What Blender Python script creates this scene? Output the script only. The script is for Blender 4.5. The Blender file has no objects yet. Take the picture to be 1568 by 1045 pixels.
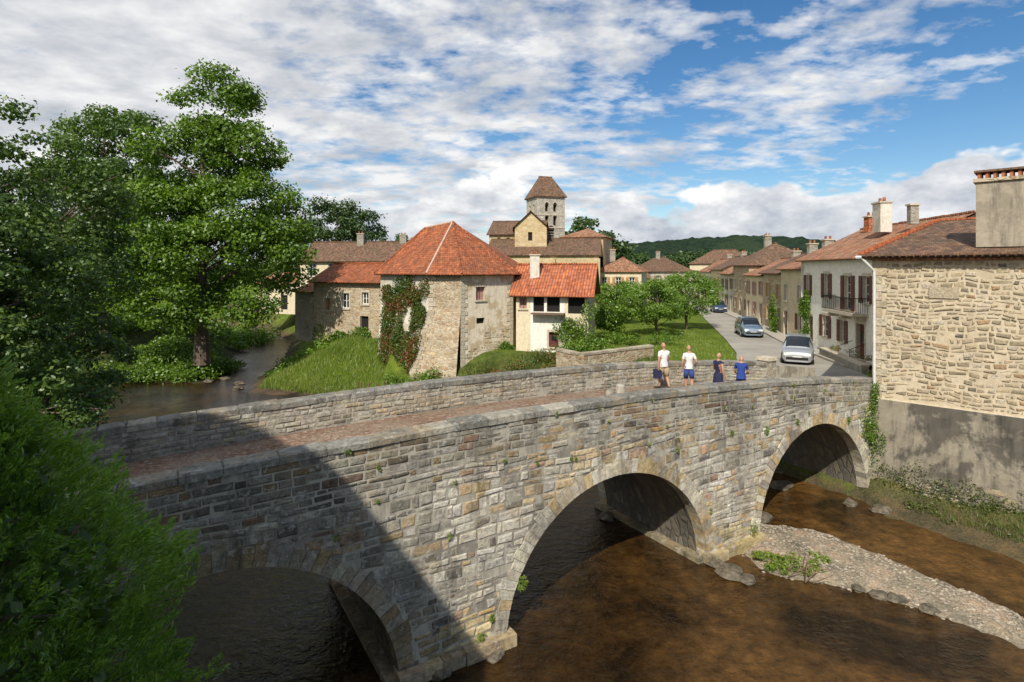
import bpy, bmesh, math, random
import numpy as np
from mathutils import Vector, Matrix, Quaternion

random.seed(7); RNG=np.random.default_rng(7)
scene=bpy.context.scene
COL=scene.collection
CAMZ=9.2
# ------------------------------------------------------------------ node helpers
def newmat(name):
    m=bpy.data.materials.new(name); m.use_nodes=True
    nt=m.node_tree; nt.nodes.clear()
    out=nt.nodes.new('ShaderNodeOutputMaterial')
    b=nt.nodes.new('ShaderNodeBsdfPrincipled')
    nt.links.new(b.outputs[0],out.inputs[0])
    return m,nt,b,out
def L(nt,a,b): nt.links.new(a,b)
def ramp(nt,fac,stops,interp='LINEAR'):
    r=nt.nodes.new('ShaderNodeValToRGB'); r.color_ramp.interpolation=interp
    e=r.color_ramp.elements
    while len(e)<len(stops): e.new(0.5)
    for i,(p,c) in enumerate(stops):
        e[i].position=p; e[i].color=(c[0],c[1],c[2],1)
    L(nt,fac,r.inputs[0]); return r.outputs[0]
def mixc(nt,f,a,b,mode='MIX'):
    m=nt.nodes.new('ShaderNodeMix'); m.data_type='RGBA'; m.blend_type=mode
    for s,v in ((0,f),(6,a),(7,b)):
        if hasattr(v,'links') or hasattr(v,'node'): L(nt,v,m.inputs[s])
        elif isinstance(v,(int,float)): m.inputs[s].default_value=v
        else: m.inputs[s].default_value=(v[0],v[1],v[2],1)
    return m.outputs[2]
def math_(nt,op,a,b=None,c=None,clamp=False):
    m=nt.nodes.new('ShaderNodeMath'); m.operation=op; m.use_clamp=clamp
    for i,v in enumerate((a,b,c)):
        if v is None: continue
        if isinstance(v,(int,float)): m.inputs[i].default_value=v
        else: L(nt,v,m.inputs[i])
    return m.outputs[0]
def noise(nt,vec,scale,detail=5,rough=.6,dist=0.0):
    n=nt.nodes.new('ShaderNodeTexNoise'); n.inputs['Scale'].default_value=scale
    n.inputs['Detail'].default_value=min(detail,5); n.inputs['Roughness'].default_value=rough
    n.inputs['Distortion'].default_value=dist
    if vec is not None: L(nt,vec,n.inputs['Vector'])
    return n
def bump(nt,b,h,strength,dist=.03,prev=None):
    u=nt.nodes.new('ShaderNodeBump'); u.inputs['Strength'].default_value=strength
    u.inputs['Distance'].default_value=dist; L(nt,h,u.inputs['Height'])
    L(nt,u.outputs[0],b.inputs['Normal']); return u.outputs[0]
def geo(nt): return nt.nodes.new('ShaderNodeNewGeometry')
def uvn(nt):
    n=nt.nodes.new('ShaderNodeUVMap'); n.uv_map='UVMap'; return n.outputs[0]
def scalev(nt,v,s):
    m=nt.nodes.new('ShaderNodeMapping'); m.inputs['Scale'].default_value=s; L(nt,v,m.inputs[0]); return m.outputs[0]

# ------------------------------------------------------------------ materials
def m_stonecol(name,rough=.9,lichen=.5,nsc=9,ochre=.0):
    """stone whose block tint comes from the mesh, weathering from noise"""
    m,nt,b,o=newmat(name)
    a=nt.nodes.new('ShaderNodeVertexColor'); a.layer_name='Col'
    g=geo(nt); P=g.outputs['Position']
    n1=noise(nt,P,nsc,5,.75); n2=noise(nt,P,.62,5,.7,.3); n3=noise(nt,P,4.2,4,.75)
    n5=noise(nt,scalev(nt,P,(1.6,1.6,.25)),1.3,4,.7)
    c=mixc(nt,1,a.outputs[0],ramp(nt,n1.outputs[0],[(.28,(.42,.41,.40)),(.5,(1,1,1)),(.75,(1.45,1.42,1.36))]),'MULTIPLY')
    if ochre:
        n6=noise(nt,P,1.15,4,.65,.2)
        c=mixc(nt,math_(nt,'MULTIPLY',ramp(nt,n6.outputs[0],[(.50,(0,0,0)),(.66,(1,1,1))]),ochre),c,(.44,.30,.14))
    dark=ramp(nt,n2.outputs[0],[(.50,(0,0,0)),(.62,(1,1,1))])
    c=mixc(nt,math_(nt,'MULTIPLY',dark,.68*lichen),c,(.075,.07,.06))
    st=ramp(nt,n5.outputs[0],[(.56,(0,0,0)),(.68,(1,1,1))])
    c=mixc(nt,math_(nt,'MULTIPLY',st,.75*lichen),c,(.045,.042,.036))
    wh=ramp(nt,n3.outputs[0],[(.57,(0,0,0)),(.64,(1,1,1))])
    c=mixc(nt,math_(nt,'MULTIPLY',wh,.6*lichen),c,(.62,.60,.54))
    L(nt,c,b.inputs['Base Color']); b.inputs['Roughness'].default_value=rough
    b.inputs['Specular IOR Level'].default_value=.15
    n4=noise(nt,P,30,3,.7)
    bump(nt,b,math_(nt,'ADD',n1.outputs[0],math_(nt,'MULTIPLY',n4.outputs[0],.7)),.95,.055)
    return m
def m_masonry(name,cols,mortar,bw=.45,bh=.24,dirt=.4,dist=.09,mort=.022,darkcol=(.08,.075,.065),bs=.8):
    m,nt,b,o=newmat(name)
    uv=uvn(nt)
    nd=noise(nt,uv,1.7,3,.5)
    v=nt.nodes.new('ShaderNodeVectorMath'); v.operation='SUBTRACT'; L(nt,nd.outputs[1],v.inputs[0]); v.inputs[1].default_value=(.5,.5,.5)
    v2=nt.nodes.new('ShaderNodeVectorMath'); v2.operation='SCALE'; L(nt,v.outputs[0],v2.inputs[0]); v2.inputs['Scale'].default_value=dist*3
    v3=nt.nodes.new('ShaderNodeVectorMath'); v3.operation='ADD'; L(nt,uv,v3.inputs[0]); L(nt,v2.outputs[0],v3.inputs[1])
    vo=nt.nodes.new('ShaderNodeTexVoronoi'); vo.inputs['Scale'].default_value=1; vo.inputs['Randomness'].default_value=.75
    sv=scalev(nt,v3.outputs[0],(1/bw,1/bh,1)); L(nt,sv,vo.inputs['Vector'])
    ve=nt.nodes.new('ShaderNodeTexVoronoi'); ve.feature='DISTANCE_TO_EDGE'; ve.inputs['Randomness'].default_value=.75
    ve.inputs['Scale'].default_value=1; L(nt,sv,ve.inputs['Vector'])
    sep=nt.nodes.new('ShaderNodeSeparateColor'); L(nt,vo.outputs['Color'],sep.inputs[0])
    n=len(cols)
    c=ramp(nt,sep.outputs[0],[((i+.01)/n,cols[i]) for i in range(n)])
    P=geo(nt).outputs['Position']
    n1=noise(nt,P,6,5,.7)
    c=mixc(nt,1,c,ramp(nt,n1.outputs[0],[(.3,(.6,.6,.6)),(.7,(1.3,1.3,1.3))]),'MULTIPLY')
    me=ramp(nt,ve.outputs['Distance'],[(mort*1.5,(0,0,0)),(mort*1.5+.07,(1,1,1))])
    c=mixc(nt,me,mortar,c)
    n2=noise(nt,P,.55,5,.7)
    c=mixc(nt,math_(nt,'MULTIPLY',ramp(nt,n2.outputs[0],[(.45,(0,0,0)),(.68,(1,1,1))]),dirt),c,darkcol)
    L(nt,c,b.inputs['Base Color']); b.inputs['Roughness'].default_value=.92; b.inputs['Specular IOR Level'].default_value=.2
    bump(nt,b,math_(nt,'ADD',me,math_(nt,'MULTIPLY',n1.outputs[0],.8)),bs,.03)
    return m
def m_plaster(name,col,dirtcol=(.16,.14,.11),dirt=.5,patch=None,pa=.6,psc=.9):
    m,nt,b,o=newmat(name)
    P=geo(nt).outputs['Position']
    n1=noise(nt,P,psc,5,.7,.3); n2=noise(nt,P,5,5,.7); n3=noise(nt,scalev(nt,P,(2.5,2.5,.35)),1.4,4,.7)
    c=mixc(nt,1,col,ramp(nt,n2.outputs[0],[(.3,(.8,.8,.8)),(.7,(1.12,1.12,1.12))]),'MULTIPLY')
    if patch: c=mixc(nt,math_(nt,'MULTIPLY',ramp(nt,n1.outputs[0],[(.5,(0,0,0)),(.56,(1,1,1))]),pa),c,patch)
    c=mixc(nt,math_(nt,'MULTIPLY',ramp(nt,n3.outputs[0],[(.48,(0,0,0)),(.75,(1,1,1))]),dirt),c,dirtcol)
    L(nt,c,b.inputs['Base Color']); b.inputs['Roughness'].default_value=.92; b.inputs['Specular IOR Level'].default_value=.2
    bump(nt,b,math_(nt,'ADD',n2.outputs[0],n1.outputs[0]),.4,.03)
    return m
def m_roof(name,cols,tw=.19,th=.24,moss=(.10,.085,.055),mossa=.5,canal=False):
    m,nt,b,o=newmat(name)
    uv=uvn(nt); P=geo(nt).outputs['Position']
    br=nt.nodes.new('ShaderNodeTexBrick'); L(nt,uv,br.inputs['Vector'])
    br.inputs['Color1'].default_value=(0,0,0,1); br.inputs['Color2'].default_value=(1,1,1,1); br.inputs['Mortar'].default_value=(0,0,0,1)
    br.inputs['Scale'].default_value=1; br.inputs['Mortar Size'].default_value=.008; br.inputs['Brick Width'].default_value=tw; br.inputs['Row Height'].default_value=th
    br.offset=0 if canal else .5
    n=len(cols); c=ramp(nt,br.outputs[0],[((i+.01)/n,cols[i]) for i in range(n)])
    n1=noise(nt,P,.8,5,.75); n2=noise(nt,P,3,4,.75)
    c=mixc(nt,math_(nt,'MULTIPLY',ramp(nt,n1.outputs[0],[(.42,(0,0,0)),(.62,(1,1,1))]),mossa),c,moss)
    c=mixc(nt,1,c,ramp(nt,n2.outputs[0],[(.3,(.55,.55,.55)),(.7,(1.4,1.35,1.3))]),'MULTIPLY')
    c=mixc(nt,br.outputs['Fac'],c,(.05,.03,.02))
    L(nt,c,b.inputs['Base Color']); b.inputs['Roughness'].default_value=.85; b.inputs['Specular IOR Level'].default_value=.2
    s=nt.nodes.new('ShaderNodeSeparateXYZ'); L(nt,uv,s.inputs[0])
    saw=math_(nt,'SUBTRACT',1,math_(nt,'FRACT',math_(nt,'DIVIDE',s.outputs[1],th)))
    h=math_(nt,'ADD',saw,math_(nt,'MULTIPLY',br.outputs[0],.5))
    if canal:
        w=math_(nt,'ABSOLUTE',math_(nt,'SINE',math_(nt,'MULTIPLY',s.outputs[0],math.pi/tw)))
        h=math_(nt,'ADD',math_(nt,'MULTIPLY',w,2.2),math_(nt,'MULTIPLY',saw,.6))
    bump(nt,b,h,.9,.04)
    return m
def m_flat(name,col,rough=.6,metal=0,spec=.4,var=.15):
    m,nt,b,o=newmat(name)
    P=geo(nt).outputs['Position']; n1=noise(nt,P,7,4,.6)
    c=mixc(nt,1,col,ramp(nt,n1.outputs[0],[(.3,(1-var,)*3),(.7,(1+var,)*3)]),'MULTIPLY')
    L(nt,c,b.inputs['Base Color']); b.inputs['Roughness'].default_value=rough; b.inputs['Metallic'].default_value=metal
    b.inputs['Specular IOR Level'].default_value=spec
    return m
def m_leaf(name,cols,trans=.3):
    m=bpy.data.materials.new(name); m.use_nodes=True; nt=m.node_tree; nt.nodes.clear()
    out=nt.nodes.new('ShaderNodeOutputMaterial'); g=geo(nt)
    n1=noise(nt,g.outputs['Position'],.5,2,.6)
    f=math_(nt,'ADD',math_(nt,'MULTIPLY',g.outputs['Random Per Island'],.55),math_(nt,'MULTIPLY',math_(nt,'SUBTRACT',n1.outputs[0],.28),1.0))
    n=len(cols)
    c=ramp(nt,f,[((i+.02)/n,cols[i]) for i in range(n)])
    d=nt.nodes.new('ShaderNodeBsdfDiffuse')
    t=nt.nodes.new('ShaderNodeBsdfTranslucent'); ms=nt.nodes.new('ShaderNodeMixShader'); ms.inputs[0].default_value=trans
    gl=nt.nodes.new('ShaderNodeBsdfGlossy'); gl.inputs['Roughness'].default_value=.45; gl.inputs[0].default_value=(.8,.85,.8,1); m2=nt.nodes.new('ShaderNodeMixShader'); m2.inputs[0].default_value=.045
    L(nt,c,d.inputs[0]); L(nt,mixc(nt,1,c,(1.3,1.5,.6),'MULTIPLY'),t.inputs[0])
    L(nt,d.outputs[0],ms.inputs[1]); L(nt,t.outputs[0],ms.inputs[2]); L(nt,ms.outputs[0],m2.inputs[1]); L(nt,gl.outputs[0],m2.inputs[2]); L(nt,m2.outputs[0],out.inputs[0])
    return m
def m_glass(name='window_glass'):
    m,nt,b,o=newmat(name); b.inputs['Base Color'].default_value=(.02,.024,.028,1); b.inputs['Roughness'].default_value=.06; b.inputs['Specular IOR Level'].default_value=.6
    return m
M={}
M['bstone']=m_stonecol('bridge_stone',lichen=.78,ochre=.42)
M['hstone']=m_stonecol('house_stone',lichen=.12,nsc=12)
M['mortar']=m_plaster('lime_mortar',(.42,.385,.31),dirt=.75,dirtcol=(.10,.09,.075),patch=(.19,.17,.14),pa=.7)
M['mortar_h']=m_plaster('sandy_mortar',(.58,.49,.35),dirt=.25,patch=(.46,.38,.26))
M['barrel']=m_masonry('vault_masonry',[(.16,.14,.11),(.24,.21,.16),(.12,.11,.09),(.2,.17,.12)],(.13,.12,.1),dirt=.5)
M['rubble']=m_masonry('rubble_masonry',[(.46,.37,.24),(.54,.46,.33),(.37,.30,.20),(.51,.39,.23),(.38,.26,.16)],(.50,.42,.30),.42,.2,dirt=.25)
M['rubble_grey']=m_masonry('grey_rubble_masonry',[(.34,.31,.25),(.42,.39,.32),(.27,.245,.20),(.38,.32,.23)],(.38,.35,.29),.4,.2,dirt=.4)
M['ochre']=m_masonry('ochre_masonry',[(.58,.44,.24),(.54,.42,.24),(.62,.50,.32),(.50,.37,.20)],(.54,.42,.25),.6,.32,dirt=.15,bs=.4)
M['tower']=m_masonry('tower_ashlar',[(.46,.43,.36),(.53,.49,.41),(.38,.35,.29),(.56,.51,.42)],(.37,.345,.29),.55,.33,dirt=.35,bs=.5)
M['cream']=m_plaster('cream_render',(.70,.60,.42),dirt=.3)
M['white']=m_plaster('white_render',(.80,.77,.67),dirt=.18)
M['white2']=m_plaster('old_white_render',(.66,.62,.52),dirt=.45,patch=(.42,.36,.26),pa=.6)
M['tan']=m_plaster('tan_render',(.62,.51,.34),dirt=.35,patch=(.48,.39,.26))
M['patchy']=m_plaster('patchy_render',(.72,.63,.48),dirt=.35,patch=(.48,.37,.22),pa=.85)
M['quaymat']=m_plaster('quay_render',(.29,.255,.195),dirtcol=(.04,.038,.034),dirt=.85,patch=(.10,.09,.075),pa=.9,psc=.45)
M['chimney']=m_plaster('chimney_render',(.38,.33,.25),dirtcol=(.08,.07,.06),dirt=.75,patch=(.24,.21,.16))
M['r_red']=m_roof('red_plain_tiles',[(.36,.10,.045),(.48,.16,.065),(.25,.07,.035),(.41,.14,.065),(.31,.11,.055)],moss=(.15,.08,.045),mossa=.45)
M['r_orange']=m_roof('orange_canal_tiles',[(.50,.15,.065),(.58,.20,.09),(.40,.11,.055),(.52,.19,.11)],tw=.21,th=.4,mossa=.2,canal=True)
M['r_brown']=m_roof('brown_plain_tiles',[(.15,.085,.055),(.22,.12,.075),(.11,.07,.05),(.19,.12,.085),(.27,.16,.10)],mossa=.5)
M['r_mix']=m_roof('mixed_canal_tiles',[(.42,.18,.10),(.52,.25,.14),(.30,.13,.08),(.44,.28,.18)],tw=.21,th=.4,mossa=.3,canal=True)
M['glass']=m_glass()
M['dark']=m_flat('dark_interior',(.012,.011,.010),.9)
M['frame']=m_flat('white_window_paint',(.70,.69,.64),.5)
M['shut_red']=m_flat('oxblood_shutter_paint',(.11,.03,.026),.55)
M['shut_pink']=m_flat('faded_shutter_paint',(.36,.20,.17),.7)
M['shut_tan']=m_flat('ochre_shutter_paint',(.40,.22,.09),.6)
M['wood']=m_flat('old_wood',(.16,.10,.06),.8)
M['sill']=m_flat('dressed_stone',(.50,.44,.33),.9,var=.25)
M['iron']=m_flat('black_iron',(.02,.02,.022),.45,.6)
M['zinc']=m_flat('zinc_pipe',(.62,.62,.60),.5,.0)
M['bark']=m_flat('bark',(.12,.09,.065),.95,var=.5)
M['leaf_oak']=m_leaf('oak_leaves',[(.028,.060,.006),(.065,.130,.010),(.115,.205,.014),(.165,.265,.02)])
M['leaf_ash']=m_leaf('ash_leaves',[(.030,.060,.011),(.055,.105,.018),(.09,.155,.026),(.13,.20,.038)])
M['leaf_dark']=m_leaf('hornbeam_leaves',[(.026,.052,.011),(.050,.095,.017),(.085,.145,.026),(.13,.20,.038)],.3)
M['leaf_lime']=m_leaf('garden_tree_leaves',[(.06,.12,.012),(.11,.20,.02),(.15,.25,.028),(.18,.29,.04)])
M['leaf_con']=m_leaf('cypress_foliage',[(.035,.085,.010),(.085,.175,.018),(.15,.265,.028),(.23,.35,.05)],.35)
M['leaf_far']=m_leaf('distant_leaves',[(.022,.045,.012),(.038,.075,.016),(.06,.105,.024)],.2)
M['leaf_ivy']=m_leaf('creeper_leaves',[(.020,.055,.010),(.05,.10,.015),(.09,.15,.02),(.22,.07,.03)],.2)
M['grass']=m_leaf('grass_blades',[(.075,.125,.012),(.13,.20,.018),(.18,.26,.028),(.24,.27,.06)],.3)
M['grass_d']=m_leaf('bank_weeds_leaves',[(.035,.06,.010),(.07,.11,.015),(.11,.15,.025),(.16,.16,.05)],.3)

def ground_mat():
    m,nt,b,o=newmat('ground_cover')
    a=nt.nodes.new('ShaderNodeVertexColor'); a.layer_name='Col'
    P=geo(nt).outputs['Position']
    n1=noise(nt,P,.9,5,.75); n2=noise(nt,P,14,4,.75)
    c=mixc(nt,1,a.outputs[0],ramp(nt,n1.outputs[0],[(.3,(.45,.5,.5)),(.5,(1,1,1)),(.7,(1.7,1.4,1.3))]),'MULTIPLY')
    c=mixc(nt,1,c,ramp(nt,n2.outputs[0],[(.3,(.5,.5,.5)),(.7,(1.5,1.5,1.5))]),'MULTIPLY')
    L(nt,c,b.inputs['Base Color']); b.inputs['Roughness'].default_value=.95; b.inputs['Specular IOR Level'].default_value=.1
    bump(nt,b,math_(nt,'ADD',n1.outputs[0],n2.outputs[0]),.8,.08)
    return m
def deck_mat():
    m,nt,b,o=newmat('deck_gravel_and_leaves')
    P=geo(nt).outputs['Position']
    n1=noise(nt,P,.8,5,.7); n2=noise(nt,P,18,4,.8)
    vo=nt.nodes.new('ShaderNodeTexVoronoi'); vo.inputs['Scale'].default_value=11; L(nt,P,vo.inputs['Vector'])
    sp=nt.nodes.new('ShaderNodeSeparateColor'); L(nt,vo.outputs['Color'],sp.inputs[0])
    c=ramp(nt,sp.outputs[0],[(0,(.11,.065,.042)),(.3,(.20,.11,.065)),(.55,(.32,.19,.12)),(.8,(.18,.12,.085)),(1,(.46,.34,.25))])
    c=mixc(nt,ramp(nt,n1.outputs[0],[(.40,(0,0,0)),(.66,(.85,.85,.85))]),c,(.30,.235,.165))
    c=mixc(nt,1,c,ramp(nt,n2.outputs[0],[(.3,(.55,.55,.55)),(.7,(1.5,1.5,1.5))]),'MULTIPLY')
    L(nt,c,b.inputs['Base Color']); b.inputs['Roughness'].default_value=.95
    bump(nt,b,math_(nt,'ADD',n2.outputs[0],vo.outputs['Distance']),.9,.04); return m
def road_mat():
    m,nt,b,o=newmat('asphalt_road')
    P=geo(nt).outputs['Position']
    n1=noise(nt,P,.35,5,.7,.4); n2=noise(nt,P,30,3,.8)
    c=ramp(nt,n1.outputs[0],[(.3,(.22,.205,.18)),(.5,(.30,.28,.24)),(.7,(.38,.35,.29))])
    c=mixc(nt,1,c,ramp(nt,n2.outputs[0],[(.3,(.8,.8,.8)),(.7,(1.2,1.2,1.2))]),'MULTIPLY')
    L(nt,c,b.inputs['Base Color']); b.inputs['Roughness'].default_value=.9
    bump(nt,b,n2.outputs[0],.3,.01); return m
def water_mat():
    m,nt,b,o=newmat('river_water')
    P=geo(nt).outputs['Position']
    n0=noise(nt,P,.25,5,.65,.6); n3=noise(nt,P,2.2,4,.75)
    c=ramp(nt,n0.outputs[0],[(.33,(.006,.004,.002)),(.5,(.020,.010,.0035)),(.68,(.055,.027,.007))])
    s=nt.nodes.new('ShaderNodeSeparateXYZ'); L(nt,P,s.inputs[0])
    sh=nt.nodes.new('ShaderNodeMapRange'); L(nt,s.outputs[0],sh.inputs[0]); sh.inputs[1].default_value=-1; sh.inputs[2].default_value=9
    c=mixc(nt,math_(nt,'MULTIPLY',sh.outputs[0],ramp(nt,n0.outputs[0],[(.38,(.1,.1,.1)),(.60,(.9,.9,.9))])),c,(.115,.058,.016))
    c=mixc(nt,1,c,ramp(nt,n3.outputs[0],[(.3,(.35,.35,.35)),(.7,(1.6,1.6,1.6))]),'MULTIPLY')
    L(nt,c,b.inputs['Base Color']); b.inputs['Roughness'].default_value=.05; b.inputs['IOR'].default_value=1.33
    b.inputs['Specular IOR Level'].default_value=.5
    w1=noise(nt,scalev(nt,P,(1,1.5,1)),2.2,4,.6,.8); w2=noise(nt,P,9,3,.6,.4)
    amp=noise(nt,P,.35,2,.5)
    h=math_(nt,'MULTIPLY',math_(nt,'ADD',w1.outputs[0],math_(nt,'MULTIPLY',w2.outputs[0],.45)),math_(nt,'ADD',amp.outputs[0],.15))
    bump(nt,b,h,.8,.15)
    return m
M['ground']=ground_mat(); M['deck']=deck_mat(); M['road']=road_mat(); M['water']=water_mat()
M['pave']=m_flat('pavement_stone',(.38,.35,.29),.9,var=.3)

# ------------------------------------------------------------------ mesh builder
class MB:
    def __init__(s): s.v=[];s.f=[];s.m=[];s.uv=[];s.c=[];s.mats=[]
    def mi(s,mat):
        if mat not in s.mats: s.mats.append(mat)
        return s.mats.index(mat)
    def face(s,pts,mat,uv=None,col=(1,1,1)):
        i=len(s.v); s.v.extend([tuple(p) for p in pts]); n=len(pts)
        s.f.append(tuple(range(i,i+n))); s.m.append(s.mi(mat))
        s.uv.extend(uv if uv else [(p[0]+p[1],p[2]) for p in pts]); s.c.extend([col]*n)
    def box(s,c,u,su,sv,sz,mat,col=(1,1,1)):
        ux,uy=u; vx,vy=-uy,ux
        P=[]
        for dz in (-.5,.5):
            for a,b in ((-.5,-.5),(.5,-.5),(.5,.5),(-.5,.5)):
                P.append((c[0]+ux*su*a+vx*sv*b,c[1]+uy*su*a+vy*sv*b,c[2]+sz*dz))
        for q in ((0,1,5,4),(1,2,6,5),(2,3,7,6),(3,0,4,7),(4,5,6,7),(3,2,1,0)):
            w=[P[i] for i in q]
            e=math.dist(w[0],w[1]);h=math.dist(w[1],w[2])
            s.face(w,mat,[(0,0),(e,0),(e,h),(0,h)],col)
    def tube(s,pts,rad,mat,n=7,col=(1,1,1)):
        rings=[]
        for i,p in enumerate(pts):
            p=Vector(p); a=Vector(pts[max(i-1,0)]); b=Vector(pts[min(i+1,len(pts)-1)])
            d=(b-a).normalized(); x=d.orthogonal().normalized()
            if i and rings: x=(px-d*px.dot(d)).normalized()
            px=x; y=d.cross(x)
            rings.append([p+(x*math.cos(t)+y*math.sin(t))*rad[i] for t in [k*2*math.pi/n for k in range(n)]])
        for i in range(len(rings)-1):
            for k in range(n):
                s.face([rings[i][k],rings[i][(k+1)%n],rings[i+1][(k+1)%n],rings[i+1][k]],mat,None,col)
        s.face(rings[-1],mat,None,col); s.face(rings[0][::-1],mat,None,col)
    def build(s,name,parent=None,smooth=False,merge=False):
        me=bpy.data.meshes.new(name); me.from_pydata(s.v,[],s.f)
        for m in s.mats: me.materials.append(m)
        me.polygons.foreach_set('material_index',s.m)
        u=me.uv_layers.new(name='UVMap'); u.data.foreach_set('uv',np.array(s.uv,dtype=np.float32).ravel())
        ca=me.color_attributes.new('Col','FLOAT_COLOR','CORNER')
        c=np.ones((len(s.c),4),dtype=np.float32); c[:,:3]=np.array(s.c,dtype=np.float32); ca.data.foreach_set('color',c.ravel())
        if merge:
            bm=bmesh.new(); bm.from_mesh(me); bmesh.ops.remove_doubles(bm,verts=bm.verts,dist=.0005); bm.to_mesh(me); bm.free()
        if smooth: me.polygons.foreach_set('use_smooth',[True]*len(me.polygons))
        me.update(); o=bpy.data.objects.new(name,me); COL.objects.link(o)
        if parent: o.parent=parent
        return o
def empty(name,loc=(0,0,0)):
    o=bpy.data.objects.new(name,None); COL.objects.link(o); o.location=loc; o.empty_display_size=.5; return o
def mesh_np(name,V,F,mat,parent=None):
    me=bpy.data.meshes.new(name); k=F.shape[1]
    me.vertices.add(len(V)); me.vertices.foreach_set('co',V.astype(np.float32).ravel())
    me.loops.add(F.size); me.loops.foreach_set('vertex_index',F.astype(np.int32).ravel())
    me.polygons.add(len(F)); me.polygons.foreach_set('loop_start',np.arange(0,F.size,k,dtype=np.int32))
    me.update(calc_edges=True); me.validate()
    me.materials.append(mat); o=bpy.data.objects.new(name,me); COL.objects.link(o)
    if parent: o.parent=parent
    return o

# ------------------------------------------------------------------ terrain
RIVER=np.array([(-9,8.6),(-5,4),(2,0.5),(12,-10),(15,-60),(40,-60),(30,-10),(24,5),(19,13),(15.9,17.7),(13.7,21.2),(14.2,22.8),
 (11.6,27.2),(6,33),(-2,36.2),(-9,38.2),(-14,40),(-19.6,42.3),(-21.5,48),(-22.6,56),(-28,72),(-38,88),(-60,100),(-62,94),(-46,84),(-33,70),(-26.5,53),(-24.5,45.5),
 (-31,46.5),(-30,38),(-23,28),(-16,18),(-11.6,13)],float)
BAR=np.array([(8.2,20.5),(9.8,20.5),(10.9,19.9),(12.1,18.0),(13.0,16.3),(14.0,14.6),(16.0,11),(14.5,11),(12.4,13.7),(11.1,15.2),(9.9,16.2),(8.4,16.8),(7.6,17.2),(7.2,18.2)],float)
RDL=[(13.8,28.0),(13.2,31),(14.2,36),(15.6,39.5),(18.0,48),(23,68),(29,92),(34,112)]
RDR=[(16.2,24.2),(18.2,29),(19.3,33),(21.6,45),(26.3,66),(31.3,91),(35.5,112)]
ROAD=np.array([(13.8,28.0)]+RDL[1:]+RDR[::-1],float)
def sdist(poly,x,y):
    x=np.asarray(x,float);y=np.asarray(y,float)
    d=np.full(x.shape,1e9); ins=np.zeros(x.shape,bool)
    n=len(poly)
    for i in range(n):
        ax,ay=poly[i]; bx,by=poly[(i+1)%n]
        ex,ey=bx-ax,by-ay; t=np.clip(((x-ax)*ex+(y-ay)*ey)/(ex*ex+ey*ey),0,1)
        d=np.minimum(d,np.hypot(x-ax-t*ex,y-ay-t*ey))
        c=((ay>y)!=(by>y))
        with np.errstate(divide='ignore',invalid='ignore'):
            xi=(bx-ax)*(y-ay)/(by-ay if by!=ay else 1e-9)+ax
        ins^=(c&(x<xi))
    return np.where(ins,-d,d)
def sm(t): t=np.clip(t,0,1); return t*t*(3-2*t)
def roadz(x,y): return np.interp(y,[24,28,34,45,112],[3.95,3.8,3.45,3.3,3.25])
def wob(x,y): return .5*np.sin(x*.9+y*.4)*np.cos(y*.7-x*.3)+.3*np.sin(x*2.3-y*1.7)
def H(x,y):
    x=np.asarray(x,float);y=np.asarray(y,float)
    s0=sdist(RIVER,x,y); sd=s0+.3*wob(x,y)
    left=sm((-x-12)/6)*sm((60-y)/10)*(s0>0)*((x<-22.5)|(y<30))
    hb=3.2-1.6*left
    hb=hb+.75*np.exp(-((x-14.5)**2+(y-26)**2)/36)+2.2*np.exp(-((x+13)**2+(y-7)**2)/16)
    w=np.where((x>12)&(y<23),9.0,5.0)
    w=np.where((x<-9)&(y>36)&(x>-22.5),8.0,w)
    h=np.where(sd>0,hb*sm(sd/w)+.02,-.8*sm(-sd/1.6)-.02)
    h=h+.09*wob(x*1.7,y*1.7)*sm(sd/2)
    g=-sdist(BAR,x,y)
    h=np.maximum(h,np.where(g>-.5,-.12+.30*sm((g+.4+.22*wob(x*3,y*3))/1.2),-9))
    r=sdist(ROAD,x,y); t=1-sm(r/3.0); h=h*(1-t)+(roadz(x,y)-.06)*t
    return h
def axis(lo,hi,step,far,grow=1.22):
    a=list(np.arange(lo,hi+1e-6,step)); s=step; p=hi; b=[]
    while p<far: s*=grow; p+=s; b.append(p)
    s=step;p=lo;c=[]
    while p>-far: s*=grow;p-=s;c.append(p)
    return np.array(c[::-1]+a+b)
xs=axis(-40,40,.5,2500); ys=axis(-5,75,.5,2500)
GX,GY=np.meshgrid(xs,ys); GZ=H(GX,GY)
nx,ny=len(xs),len(ys)
V=np.stack([GX.ravel(),GY.ravel(),GZ.ravel()],1)
idx=np.arange(nx*ny).reshape(ny,nx)
F=np.stack([idx[:-1,:-1].ravel(),idx[:-1,1:].ravel(),idx[1:,1:].ravel(),idx[1:,:-1].ravel()],1)
g=mesh_np('ground',V,F,M['ground'])
g.data.polygons.foreach_set('use_smooth',[True]*len(F))
ca=g.data.color_attributes.new('Col','FLOAT_COLOR','POINT')
bar=-sdist(BAR,V[:,0],V[:,1])
cc=np.ones((len(V),4)); grass=np.array([.105,.155,.018]); mud=np.array([.09,.068,.042]); grav=np.array([.30,.25,.18]); under=np.array([.030,.036,.014])
t=sm((V[:,2]-.15)/.6)[:,None]; cc[:,:3]=mud*(1-t)+grass*t
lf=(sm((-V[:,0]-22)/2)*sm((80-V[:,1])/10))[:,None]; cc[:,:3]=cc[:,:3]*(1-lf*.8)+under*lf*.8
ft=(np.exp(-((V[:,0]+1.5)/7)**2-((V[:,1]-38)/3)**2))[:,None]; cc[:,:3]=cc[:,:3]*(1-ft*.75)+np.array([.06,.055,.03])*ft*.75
rbk=((V[:,0]>12.5)&(V[:,1]<23.5)).astype(float)[:,None]; cc[:,:3]=cc[:,:3]*(1-rbk*.7)+np.array([.10,.085,.045])*rbk*.7
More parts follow.
